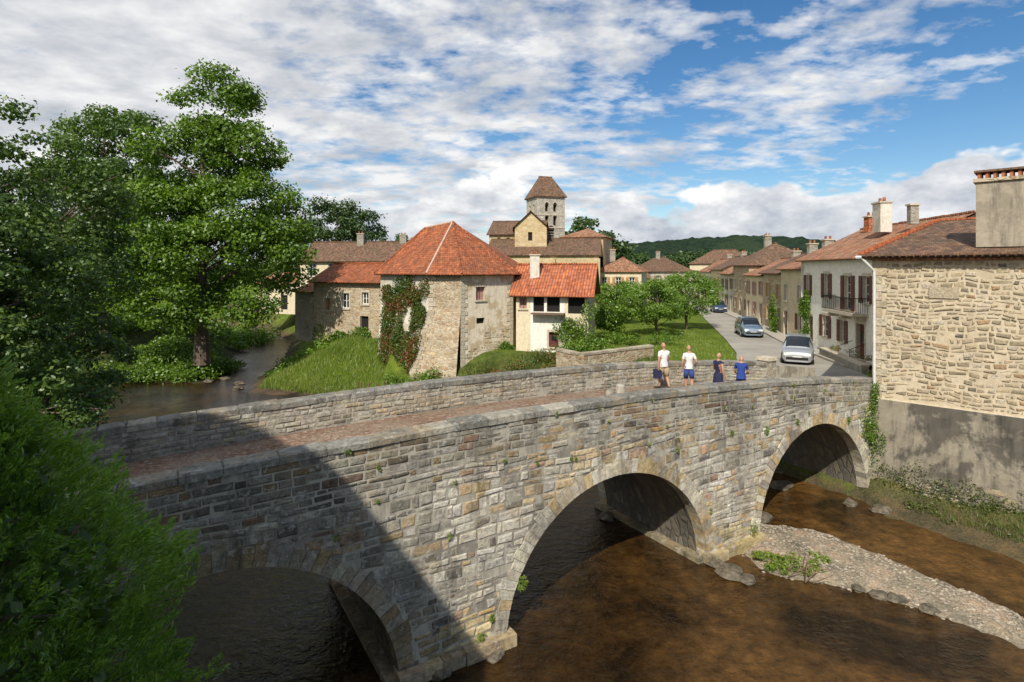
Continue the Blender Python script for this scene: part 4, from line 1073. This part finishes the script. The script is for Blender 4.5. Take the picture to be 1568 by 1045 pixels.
creeper('wall_weeds',lambda u,o,z:QP(u,o+.1,z),-.3,.1,.6,4.2,1200,M['leaf_oak'],58,.08)
creeper('wall_weeds',lambda u,o,z:QP(u,o+.15,z),.5,9,.5,1.1,4600,M['grass_d'],59,.07,3)
RNG=np.random.default_rng(9); C=[]
W_=[(.28,1.35,.16,160),(-.9,.35,.14,110),(-.6,.75,.08,50),(10.1,3.7,.13,90),(11.9,3.75,.1,60),(15.2,3.35,.12,80),(-1.7,3.0,.07,30),(1.8,4.2,.06,25),(5.8,3.75,.08,40),(-4.3,3.6,.07,30),(9.4,.5,.2,120),(-3.4,4.9,.05,20),(3.1,5.0,.05,20),(8.3,3.9,.09,50),(7.3,1.6,.07,30)]
R_w=random.Random(6)
for _ in range(26):
    s_=R_w.uniform(-6,16); z_=R_w.uniform(3.9,4.8) if R_w.random()<.7 else ptop(s_)-.16
    W_.append((s_,z_,R_w.uniform(.03,.07),18))
for (s,z,r,n) in W_:
    for _ in range(n):
        d=rdir(1)[0]*r*RNG.random()**.4; C.append(BP(s+d[0],-.04-abs(d[1])*.6,z+d[2]*1.4))
V,F=leaves(np.array(C),.06); mesh_np('wall_weeds',V,F,M['grass'])
def blades(name,P,h0,h1,w,mat,seed,lean=.35):
    R=np.random.default_rng(seed); n=len(P); a=R.uniform(0,6.28,n); h=R.uniform(h0,h1,n)*(.6+.6*(.5+.5*np.sin(P[:,0]*1.7+P[:,1]*.9)*np.cos(P[:,1]*1.3)))
    dx=np.cos(a)*w;dy=np.sin(a)*w; lx=R.normal(size=n)*lean*h;ly=R.normal(size=n)*lean*h
    V=np.zeros((n,3,3)); V[:,0]=P+np.stack([-dx,-dy,-.02*np.ones(n)],1);V[:,1]=P+np.stack([dx,dy,-.02*np.ones(n)],1);V[:,2]=P+np.stack([lx,ly,h],1)
    return mesh_np(name,V.reshape(-1,3),np.arange(n*3).reshape(-1,3),mat)
def scat(n,x0,x1,y0,y1,seed,zmin=.12,zmax=9,excl=None):
    R=np.random.default_rng(seed); x=R.uniform(x0,x1,n);y=R.uniform(y0,y1,n); z=H(x,y); k=(z>zmin)&(z<zmax)
    if excl is not None: k&=sdist(excl,x,y)>.1
    return np.stack([x,y,z],1)[k]
blades('grass_bank',scat(60000,-22.5,-9,38,56,1),.15,.45,.022,M['grass'],1)
blades('grass_bank',scat(26000,12.8,20,9,23,2,.16,3,BAR),.05,.28,.014,M['grass_d'],2)
blades('garden_lawn',scat(52000,3.5,17,33,60,3,1,9,ROAD),.06,.18,.02,M['grass'],3)
blades('grass_bank',scat(16000,-10,10,34,40,4,.1),.12,.45,.02,M['grass_d'],4)
random.seed(14)
mass('riverbank_weeds',[(7.6+random.random()*2.1,16.95+random.random()*1.2,.1+random.random()*.16,random.uniform(.08,.22)) for _ in range(46)],.075,2600,M['grass'],61)
mass('riverbank_weeds',rnd_pts(100,13.0,20,13,22.0,.08,.26,.05,.14),.075,1200,M['grass_d'],62)
mass('riverbank_weeds',rnd_pts(60,9,13,26,30,.25,.6,.1,.0),.14,300,M['leaf_oak'],63)

def rock(bm,c,r,seed):
    R=random.Random(seed); res=bmesh.ops.create_icosphere(bm,subdivisions=2,radius=1)
    sx,sy,sz=r*R.uniform(.8,1.4),r*R.uniform(.8,1.2),r*R.uniform(.35,.6); a=R.uniform(0,3); ph=[R.uniform(0,6) for _ in range(4)]
    for v in res['verts']:
        p=v.co; k=1+.22*math.sin(p.x*3+ph[0])*math.cos(p.y*3+ph[1])+.16*math.sin(p.z*5+ph[2]+p.x*4)+R.uniform(-.05,.05)
        x,y,z=p.x*k*sx,p.y*k*sy,p.z*k*sz
        v.co=(c[0]+x*math.cos(a)-y*math.sin(a),c[1]+x*math.sin(a)+y*math.cos(a),c[2]+z)
M['rock']=m_flat('wet_rock',(.12,.10,.07),.7,var=.6); M['pebble']=m_flat('pebbles',(.34,.29,.22),.9,var=.6)
bm=bmesh.new()
for i,(x,y,r) in enumerate([(6.6,17.2,.35),(6.35,17.6,.28),(6.9,16.8,.22),(10.3,16.0,.24),(10.7,15.8,.28),(11.2,15.3,.2),(9.9,16.3,.15),(-1.6,12.9,.26),(-.4,13.5,.22),(-2.2,12.6,.2),(14.0,21.6,.35),(13.2,22.2,.25),(8.2,21.3,.3),(3.5,21,.3),(5,24,.3),(11.4,24,.4),(12.2,26,.45),(10.6,26.5,.3),(-16,37,.5),(-21,43.5,.4),(-21.8,45.5,.35),(-24.6,46.2,.4),(-24,47.5,.4),(9.2,20.9,.3)]):
    rock(bm,(x,y,.04),r,i)
me=bpy.data.meshes.new('river_rocks'); bm.to_mesh(me); bm.free(); me.materials.append(M['rock']); o=bpy.data.objects.new('river_rocks',me); COL.objects.link(o)
R=np.random.default_rng(3); n=15000; x=R.uniform(6.5,16,n);y=R.uniform(10.5,21,n); k=sdist(BAR,x,y)<.45; x=x[k];y=y[k]; z=H(x,y); k=z>-.05; x,y,z=x[k],y[k],z[k]
base=np.array([(1,0,0),(0,1,0),(-1,0,0),(0,-1,0),(0,0,.6)]); fc=np.array([(0,1,4),(1,2,4),(2,3,4),(3,0,4)])
r=R.uniform(.010,.038,len(x))*R.uniform(.6,1.5,len(x))
ang=R.uniform(0,6.28,len(x))
bx=base[None,:,0]*np.cos(ang)[:,None]-base[None,:,1]*np.sin(ang)[:,None]; by=base[None,:,0]*np.sin(ang)[:,None]+base[None,:,1]*np.cos(ang)[:,None]
Vv=np.stack([x[:,None]+bx*r[:,None]*1.3,y[:,None]+by*r[:,None],z[:,None]+base[None,:,2]*r[:,None]*1.2-.005],2).reshape(-1,3)
Ff=(fc[None]+5*np.arange(len(x))[:,None,None]).reshape(-1,3)
mesh_np('gravel_bar_pebbles',Vv,Ff,M['pebble'])
dw=MB()
for i in range(9):
    a=random.uniform(-.5,1.2); l=random.uniform(.4,1.0); x,y=8.3+random.uniform(-.3,.5),16.8+random.uniform(-.3,.3)
    dw.tube([(x,y,.08),(x+l*.5*math.cos(a),y+l*.5*math.sin(a),.2+random.random()*.2),(x+l*math.cos(a),y+l*math.sin(a),.15+random.random()*.3)],[.02,.014,.006],M['wood'],5)
dw.build('driftwood')
fp=MB()
for i in range(4):
    x,y=-10.4+i*.55,39.2-i*.1; z=onground(x,y); fp.tube([(x,y,z-.2),(x,y,z+1.3)],[.07,.06],M['wood'],7)
fp.build('wooden_fence')

# ------------------------------------------------------------------ cars
def car(name,loc,yaw,paint,s=1.0,hs=1.0):
    mb=MB(); G=M['carglass']; T=M['tyre']
    ST=[(-2.10,.66,.60,.66,.55),(-2.04,.80,.88,.92,.66),(-1.93,.84,.97,1.12,.66),(-1.72,.86,.98,1.47,.63),(-1.60,.86,.98,1.53,.63),(-1.0,.87,.98,1.59,.645),(-.92,.87,.98,1.595,.645),
        (-.12,.875,.965,1.60,.65),(-.04,.875,.965,1.60,.65),(.45,.875,.95,1.56,.64),(.80,.875,.945,1.40,.63),(1.28,.87,.93,1.04,.66),(1.36,.865,.92,.965,.70),(1.75,.83,.84,.885,.66),(2.0,.76,.70,.76,.6),(2.12,.62,.52,.60,.52)]
    def sec(q):
        x,hw,b,r,rh=q
        h=[(x,hw*.90,.22),(x,hw,.36),(x,hw*1.01,.62 if b>.7 else b*.8),(x,hw*.975,b),(x,rh,r-.03 if r>b+.1 else r),(x,rh*.72,r+.015),(x,0,r+.03)]
        return [(a,y,z*hs) for a,y,z in h]+[(a,-y,z*hs) for a,y,z in h[-2::-1]]
    S=[sec(q) for q in ST]
    for i in range(len(S)-1):
        for k in range(len(S[i])-1):
            x0,x1=ST[i][0],ST[i+1][0]; m=paint
            if k in (3,8):
                if (-1.60<=x0 and x1<=-1.0) or (-.92<=x0 and x1<=-.12) or (-.04<=x0 and x1<=.80): m=G
            if k in (4,5,6,7):
                if .45<=x0<1.28: m=G
                if -1.93<=x0<-1.72: m=G
            mb.face([S[i][k],S[i+1][k],S[i+1][k+1],S[i][k+1]],m)
    mb.face(S[-1],paint); mb.face(S[0][::-1],paint)
    mb.face([(p[0][0],p[0][1],p[0][2]) for p in S]+[(p[-1][0],p[-1][1],p[-1][2]) for p in S[::-1]],T)
    b=lambda c,a,bb,cz,m:mb.box((c[0],c[1],c[2]*hs),(1,0),a,bb,cz,m)
    for sy in (-1,1):
        for x in (-1.32,1.30):
            r=.31
            for yy,rr,w,m in ((.80*sy,r+.055,.17,T),(.835*sy,r,.13,M['tyre']),(.87*sy,r*.62,.09,M['rim'])):
                pts=[(x,yy-w/2,r),(x,yy+w/2,r)]; mb.tube(pts,[rr,rr],m,18)
        b((2.02,.56*sy,.66),.16,.34,.15,M['lamp']); b((-2.06,.70*sy,.86),.1,.16,.34,M['taillamp']); b((.78,.97*sy,1.0),.16,.18,.12,paint)
        b((-.5,.885*sy,.82),.16,.02,.03,M['tyre'])
    b((2.10,0,.42),.08,1.2,.16,T); b((2.12,0,.50),.03,.5,.10,M['plate']); b((2.08,0,.62),.06,.7,.05,M['rim']); b((-2.10,0,.62),.03,.5,.11,M['plate'])
    o=mb.build(name,merge=False); o.rotation_euler=(0,0,yaw); o.location=loc; o.scale=(s,s,s)
    return o
def m_paint(name,c,met=.6):
    m,nt,b,o=newmat(name); b.inputs['Base Color'].default_value=(*c,1); b.inputs['Metallic'].default_value=met; b.inputs['Roughness'].default_value=.32; b.inputs['Coat Weight'].default_value=.6
    return m
M['carglass']=m_glass('car_glass'); M['tyre']=m_flat('tyre_rubber',(.015,.015,.015),.8); M['rim']=m_paint('wheel_alloy',(.5,.5,.5),.8)
M['lamp']=m_flat('headlamp',(.7,.7,.68),.15); M['taillamp']=m_flat('tail_lamp',(.35,.02,.015),.25); M['plate']=m_flat('number_plate',(.7,.7,.66),.5)
th=math.atan2(-1,-.205)
car('parked_car',(18.0,35.8,3.42),math.radians(-118),m_paint('silver_paint',(.50,.52,.53)))
car('parked_car',(21.0,50.5,3.3),th,m_paint('blue_grey_paint',(.22,.30,.38)))
car('parked_car',(28.3,78,3.28),th,m_paint('dark_blue_paint',(.06,.10,.18)))

# ------------------------------------------------------------------ people
M['skin']=m_flat('skin',(.45,.24,.16),.6,var=.08)
def human(name,loc,yaw,J,top,bottom,hair,shoes,sc=1.0,dress=False,longhair=False,sleeve=.55,shortlen=.8):
    names=list(J.keys())
    BN=[('pelvis','waist'),('waist','chest'),('chest','uchest'),('uchest','neck'),('neck','hb')]
    for q in 'LR': BN+=[('uchest','sh'+q),('sh'+q,'el'+q),('el'+q,'wr'+q),('wr'+q,'pa'+q),('pelvis','hip'+q),('hip'+q,'kn'+q),('kn'+q,'an'+q),('an'+q,'toe'+q)]
    RAD={'pelvis':(.15,.115),'waist':(.135,.10),'chest':(.155,.115),'uchest':(.125,.095),'neck':(.055,.055),'hb':(.055,.055)}
    for q in 'LR': RAD.update({'sh'+q:(.068,.068),'el'+q:(.043,.043),'wr'+q:(.028,.028),'pa'+q:(.034,.02),'hip'+q:(.098,.098),'kn'+q:(.062,.062),'an'+q:(.04,.04),'toe'+q:(.04,.032)})
    if dress: RAD['pelvis']=(.17,.13); RAD['waist']=(.12,.09)
    vs=[J[n] for n in names]; es=[(names.index(a),names.index(b)) for a,b in BN]
    me=bpy.data.meshes.new('tmp'); me.from_pydata(vs,es,[]); ob=bpy.data.objects.new('tmp',me); COL.objects.link(ob)
    sk=ob.modifiers.new('s','SKIN'); sk.use_smooth_shade=True
    for i,n in enumerate(names):
        me.skin_vertices[0].data[i].radius=RAD[n]; me.skin_vertices[0].data[i].use_root=(n=='pelvis')
    sb_=ob.modifiers.new('u','SUBSURF'); sb_.levels=2; sb_.render_levels=2
    dg=bpy.context.evaluated_depsgraph_get(); dg.update(); em=bpy.data.meshes.new_from_object(ob.evaluated_get(dg))
    bpy.data.objects.remove(ob)
    em.materials.clear()
    for m in (M['skin'],top,bottom,shoes): em.materials.append(m)
    seg=[(a,b,Vector(J[a]),Vector(J[b])) for a,b in BN]
    for p in em.polygons:
        c=p.center; best=None
        for a,b,A0,B0 in seg:
            d=B0-A0; t=max(0,min(1,(c-A0).dot(d)/d.length_squared)); r=(c-(A0+d*t)).length
            if best is None or r<best[0]: best=(r,a,b,t)
        _,a,b,t=best; m=0
        if a in('pelvis','waist','chest') and b in('waist','chest','uchest'): m=1
        if a=='uchest': m=1 if not(b=='neck' and t>.55) else 0
        if a[:2]=='sh': m=1 if t<sleeve else 0
        if b[:3]=='hip' or (a=='pelvis' and b=='waist' and t<.35): m=2
        if a[:3]=='hip': m=2 if t<shortlen else 0
        if a[:2]=='an' or (a[:2]=='kn' and t>.93): m=3
        p.material_index=m; p.use_smooth=True
    e=empty(name,loc); e.rotation_euler=(0,0,yaw); e.scale=(sc,sc,sc)
    o=bpy.data.objects.new('body',em); COL.objects.link(o); o.parent=e
    hb=Vector(J['hb']); nk=Vector(J['neck']); up=(hb-nk).normalized()
    bm=bmesh.new(); bmesh.ops.create_uvsphere(bm,u_segments=24,v_segments=18,radius=1)
    for v in bm.verts:
        x,y,z=v.co; w=.074*(1-.22*max(0,-z)); dpt=.094
        v.co=(x*w,y*dpt*(1 if y<0 else .95)+(.012*max(0,-z) if y>0 else 0),z*.115)
        if y>.85 and abs(x)<.25 and -.35<z<.1: v.co.y+=.02*(1-abs(x)*3)
        if y>.7 and .05<z<.3 and .25<abs(x)<.55: v.co.y-=.008
    for sgn in (-1,1):
        r=bmesh.ops.create_uvsphere(bm,u_segments=8,v_segments=6,radius=1)
        for v in r['verts']: v.co=(sgn*.076+v.co.x*.01,v.co.y*.02-.005,v.co.z*.032)
    hm=bpy.data.meshes.new('head')
    for f in bm.faces: f.smooth=True
    nface=len(bm.faces)
    for sgn in (-1,1):
        r=bmesh.ops.create_uvsphere(bm,u_segments=8,v_segments=6,radius=.011)
        for v in r['verts']: v.co+=Vector((sgn*.03,.083,.018))
    r=bmesh.ops.create_uvsphere(bm,u_segments=8,v_segments=6,radius=1)
    for v in r['verts']: v.co=(v.co.x*.025,.086+v.co.y*.008,-.055+v.co.z*.006)
    bm.faces.ensure_lookup_table()
    for f in bm.faces[nface:]: f.material_index=1
    bm.to_mesh(hm); bm.free(); hm.materials.append(M['skin']); hm.materials.append(M['shut_red'])
    ho=bpy.data.objects.new('head',hm); COL.objects.link(ho); ho.parent=e
    rot=Vector((0,0,1)).rotation_difference(up).to_matrix().to_4x4()
    ho.matrix_local=Matrix.Translation(hb+up*.10)@rot
    bm=bmesh.new(); bmesh.ops.create_uvsphere(bm,u_segments=22,v_segments=16,radius=1)
    dl=[v for v in bm.verts if (v.co.y>.25 and v.co.z<.35) or v.co.z<-.45]
    bmesh.ops.delete(bm,geom=dl,context='VERTS')
    for v in bm.verts:
        n_=1+.05*math.sin(v.co.x*17)*math.cos(v.co.z*13); v.co=(v.co.x*.083*n_,v.co.y*.104*n_-.004,v.co.z*.126*n_+.004)
        if longhair and v.co.z<.02: v.co.z-=.10; v.co.y-=.015
    for f in bm.faces: f.smooth=True
    hh=bpy.data.meshes.new('hair'); bm.to_mesh(hh); bm.free(); hh.materials.append(hair)
    hr=bpy.data.objects.new('hair',hh); COL.objects.link(hr); hr.parent=e; hr.matrix_local=ho.matrix_local.copy()
    fm=MB()
    for q in 'LR':
        w=Vector(J['wr'+q]);pa=Vector(J['pa'+q]); d=(pa-w).normalized(); sx=-1 if q=='L' else 1
        fw=Vector((0,1,0)); fw=(fw-d*fw.dot(d)).normalized(); inn=Vector((-sx,0,0)); inn=(inn-d*inn.dot(d)).normalized()
        for i in range(4):
            ln=(.07,.08,.075,.06)[i]; b0=pa+fw*(.027-.018*i)+d*.01
            fm.tube([b0-d*.02,b0+d*ln*.45,b0+d*ln*.8+inn*.012,b0+d*ln+inn*.03],[.0095,.009,.008,.006],M['skin'],6)
        b0=w+d*.03+fw*.025; fm.tube([b0-fw*.01,b0+fw*.025+d*.02,b0+fw*.032+d*.05+inn*.01],[.011,.01,.008],M['skin'],6)
    fm.build('fingers',e,True)
    gm=MB()
    if dress:
        pz=Vector(J['pelvis']); rings=[]
        for t,rx,ry in ((.10,.14,.11),(0,.185,.145),(-.18,.20,.165),(-.42,.225,.19)):
            rings.append([(pz.x+math.cos(a)*rx*(1+.05*math.sin(a*7)),pz.y+math.sin(a)*ry*(1+.05*math.sin(a*7)),pz.z+t) for a in [k*2*math.pi/24 for k in range(24)]])
        for i in range(3):
            for k in range(24): gm.face([rings[i+1][k],rings[i+1][(k+1)%24],rings[i][(k+1)%24],rings[i][k]],bottom)
    else:
        for q in 'LR':
            a=Vector(J['hip'+q]);b=Vector(J['kn'+q])
            pts=[a.lerp(b,t) for t in (.1,.5,.88)]
            gm.tube(pts,[.105,.095,.088],bottom,14)
        pz=Vector(J['waist']);pl=Vector(J['pelvis']); d=(pz-pl).normalized()
        gm_r=[]
        for t,rx,ry in ((-.05,.168,.128),(.12,.152,.115)):
            gm_r.append([(pl.x+d.x*t+math.cos(a)*rx,pl.y+d.y*t+math.sin(a)*ry,pl.z+d.z*t) for a in [k*2*math.pi/20 for k in range(20)]])
        for k in range(20): gm.face([gm_r[0][k],gm_r[0][(k+1)%20],gm_r[1][(k+1)%20],gm_r[1][k]],top)
    gm.build('clothing_hem',e,True,True)
    return e
def stand(step=.0,**ov):
    J={'pelvis':(0,0,.94),'waist':(0,.0,1.08),'chest':(0,0,1.27),'uchest':(0,-.01,1.41),'neck':(0,.0,1.50),'hb':(0,.015,1.56),
     'shL':(-.175,0,1.41),'elL':(-.235,-.03,1.13),'wrL':(-.25,.04,.89),'paL':(-.25,.06,.82),'shR':(.175,0,1.41),'elR':(.235,-.03,1.13),'wrR':(.25,.04,.89),'paR':(.25,.06,.82),
     'hipL':(-.09,0,.87),'knL':(-.10,step*.6+.02,.49),'anL':(-.10,step*.9-.02,.10),'toeL':(-.12,step*.9+.15,.045),
     'hipR':(.09,0,.87),'knR':(.10,-step*.3+.03,.49),'anR':(.10,-step-.02,.11+abs(step)*.15),'toeR':(.12,-step+.14,.045)}
    J.update(ov); return J
wh=m_flat('white_cotton',(.66,.65,.63),.9,var=.12); kh=m_flat('khaki_cloth',(.36,.28,.17),.9); bl=m_flat('blue_cloth',(.035,.06,.20),.9); nv=m_flat('navy_cloth',(.02,.022,.06),.9); rb_=m_flat('royal_blue_cloth',(.015,.04,.20),.85)
hd=m_flat('dark_hair',(.035,.022,.014),.6); hred=m_flat('auburn_hair',(.20,.07,.025),.55); sh=m_flat('shoe_leather',(.10,.07,.05),.7)
def deckz(s): return ptop(s)-.92+.05
def inv(X,Y):
    x,y=X,Y-14.1; return ct*x+st*y,-st*x+ct*y
def put(X,Y): s,d=inv(X,Y); return (X,Y,deckz(s))
human('walking_man',put(5.85,21.9),math.radians(12),stand(.22,elL=(-.25,-.10,1.15),wrL=(-.27,-.10,.90),paL=(-.27,-.09,.83),elR=(.22,.06,1.14),wrR=(.2,.22,.98),paR=(.19,.27,.93)),wh,kh,hd,sh,1.03)
human('walking_man',put(6.75,21.7),math.radians(-8),stand(.12,elR=(.27,-.1,1.16),wrR=(.2,.08,1.02),paR=(.15,.13,1.0)),wh,bl,hd,sh,1.01)
human('standing_woman',put(7.4,20.4),math.radians(-60),stand(.05,elL=(-.25,.05,1.15),wrL=(-.2,.25,1.05),paL=(-.17,.3,1.04)),nv,nv,hred,sh,.95,dress=True,longhair=True,sleeve=.1,shortlen=.5)
Jb=stand(0)
def bend(p,a=.5,pz=.94):
    y,z=p[1],p[2]-pz; return (p[0],y*math.cos(a)+z*math.sin(a),pz-y*math.sin(a)+z*math.cos(a))
for k in ('waist','chest','uchest','neck','hb','shL','shR'): Jb[k]=bend(Jb[k])
for q,sx in (('L',-1),('R',1)):
    S0=Vector(Jb['sh'+q]); Jb['el'+q]=(sx*.24,S0.y+.05,S0.z-.26); Jb['wr'+q]=(sx*.16,S0.y+.26,S0.z-.36); Jb['pa'+q]=(sx*.14,S0.y+.32,S0.z-.37)
human('leaning_man',put(8.05,20.0),math.radians(-25),Jb,rb_,nv,hd,sh,.96)
bg=MB(); b_=put(5.6,21.9); bg.box((b_[0],b_[1],b_[2]+.62),(1,0),.30,.16,.36,nv); bg.tube([(b_[0]-.1,b_[1],b_[2]+.8),(b_[0],b_[1],b_[2]+.93),(b_[0]+.1,b_[1],b_[2]+.8)],[.012]*3,nv,6)
o=bg.build('shoulder_bag',merge=True); bv=o.modifiers.new('b','BEVEL'); bv.width=.04; bv.segments=3
for (s,d) in ((6.0,3.2),(7.1,3.9)):
    m=MB(); p=BP(s,d,ptop(s)-.9); m.tube([(p[0],p[1],p[2]-.05),(p[0],p[1],p[2]+.28),(p[0],p[1],p[2]+.34)],[.2,.17,.1],M['rubble_grey'],10); m.build('stone_bollard')

# ------------------------------------------------------------------ light, sky, camera
az=math.radians(17); el=math.radians(43)
Ld=Vector((math.sin(az)*math.cos(el),math.cos(az)*math.cos(el),-math.sin(el)))
sun=bpy.data.lights.new('sun','SUN'); sun.energy=5.0; sun.angle=math.radians(.5); sun.color=(1,.94,.84)
so=bpy.data.objects.new('sun',sun); COL.objects.link(so); so.rotation_euler=Ld.to_track_quat('-Z','Y').to_euler()
w=bpy.data.worlds.new('World'); scene.world=w; w.use_nodes=True; nt=w.node_tree; nt.nodes.clear()
out=nt.nodes.new('ShaderNodeOutputWorld'); bg=nt.nodes.new('ShaderNodeBackground'); L(nt,bg.outputs[0],out.inputs[0]); bg.inputs[1].default_value=.093
sky=nt.nodes.new('ShaderNodeTexSky'); sky.sky_type='NISHITA'; sky.sun_disc=False; sky.sun_elevation=el; sky.sun_rotation=math.pi+az; sky.air_density=1.0; sky.dust_density=.3; sky.ozone_density=2.0
tc_=nt.nodes.new('ShaderNodeTexCoord'); s=nt.nodes.new('ShaderNodeSeparateXYZ'); L(nt,tc_.outputs['Generated'],s.inputs[0])
zc=math_(nt,'ADD',math_(nt,'MAXIMUM',s.outputs[2],0.0),.16)
cx=nt.nodes.new('ShaderNodeCombineXYZ'); L(nt,math_(nt,'DIVIDE',s.outputs[0],zc),cx.inputs[0]); L(nt,math_(nt,'DIVIDE',s.outputs[1],zc),cx.inputs[1])
hi=noise(nt,scalev(nt,cx.outputs[0],(1.0,1.25,1)),1.3,5,.6,.15); hi2=noise(nt,scalev(nt,cx.outputs[0],(1,1.2,1)),6.5,5,.6,.1)
lo=noise(nt,cx.outputs[0],.5,2,.5)
cov=math_(nt,'ADD',math_(nt,'ADD',math_(nt,'MULTIPLY',hi.outputs[0],.52),math_(nt,'MULTIPLY',hi2.outputs[0],.34)),math_(nt,'MULTIPLY',lo.outputs[0],.2))
cov=math_(nt,'SUBTRACT',cov,math_(nt,'MULTIPLY',s.outputs[0],.14))
mask=ramp(nt,cov,[(.46,(0,0,0)),(.51,(.5,.5,.5)),(.575,(1,1,1))])
shade=noise(nt,scalev(nt,cx.outputs[0],(1,1.2,1)),2.2,5,.6,.1)
ccol=ramp(nt,shade.outputs[0],[(.34,(5.4,5.8,6.4)),(.47,(7.4,7.6,8.0)),(.60,(9.9,9.9,9.9))])
hs=nt.nodes.new('ShaderNodeHueSaturation'); hs.inputs['Saturation'].default_value=1.3; hs.inputs['Value'].default_value=1.2; L(nt,sky.outputs[0],hs.inputs['Color'])
c1=mixc(nt,mask,hs.outputs[0],ccol)
cum=nt.nodes.new('ShaderNodeCombineXYZ'); L(nt,s.outputs[0],cum.inputs[0]); L(nt,math_(nt,'MULTIPLY',s.outputs[2],2.0),cum.inputs[2]); L(nt,s.outputs[1],cum.inputs[1])
cn=noise(nt,cum.outputs[0],3.6,5,.56,.1)
bz=nt.nodes.new('ShaderNodeMapRange'); L(nt,s.outputs[2],bz.inputs[0]); bz.inputs[1].default_value=.10; bz.inputs[2].default_value=.26; bz.inputs[3].default_value=.07; bz.inputs[4].default_value=-.20
cm=ramp(nt,math_(nt,'ADD',cn.outputs[0],bz.outputs[0]),[(.545,(0,0,0)),(.58,(1,1,1))])
cn2=noise(nt,cum.outputs[0],9,5,.6)
hgt=nt.nodes.new('ShaderNodeMapRange'); L(nt,s.outputs[2],hgt.inputs[0]); hgt.inputs[1].default_value=.02; hgt.inputs[2].default_value=.2; hgt.inputs[3].default_value=-.14; hgt.inputs[4].default_value=.18
cc2=ramp(nt,math_(nt,'ADD',cn2.outputs[0],hgt.outputs[0]),[(.34,(5.2,5.7,6.5)),(.52,(8.4,8.6,9.0)),(.66,(11.6,11.5,11.2))])
c2=mixc(nt,cm,c1,cc2)
L(nt,c2,bg.inputs[0])
cam=bpy.data.cameras.new('camera'); cam.lens=20; cam.sensor_width=36; cam.shift_y=-.0705; cam.clip_end=6000; cam.clip_start=.1
co_=bpy.data.objects.new('camera',cam); COL.objects.link(co_); co_.location=(0,0,CAMZ); co_.rotation_euler=(math.radians(90),0,0); scene.camera=co_
scene.view_settings.view_transform='Standard'; scene.view_settings.look='None'; scene.view_settings.exposure=0
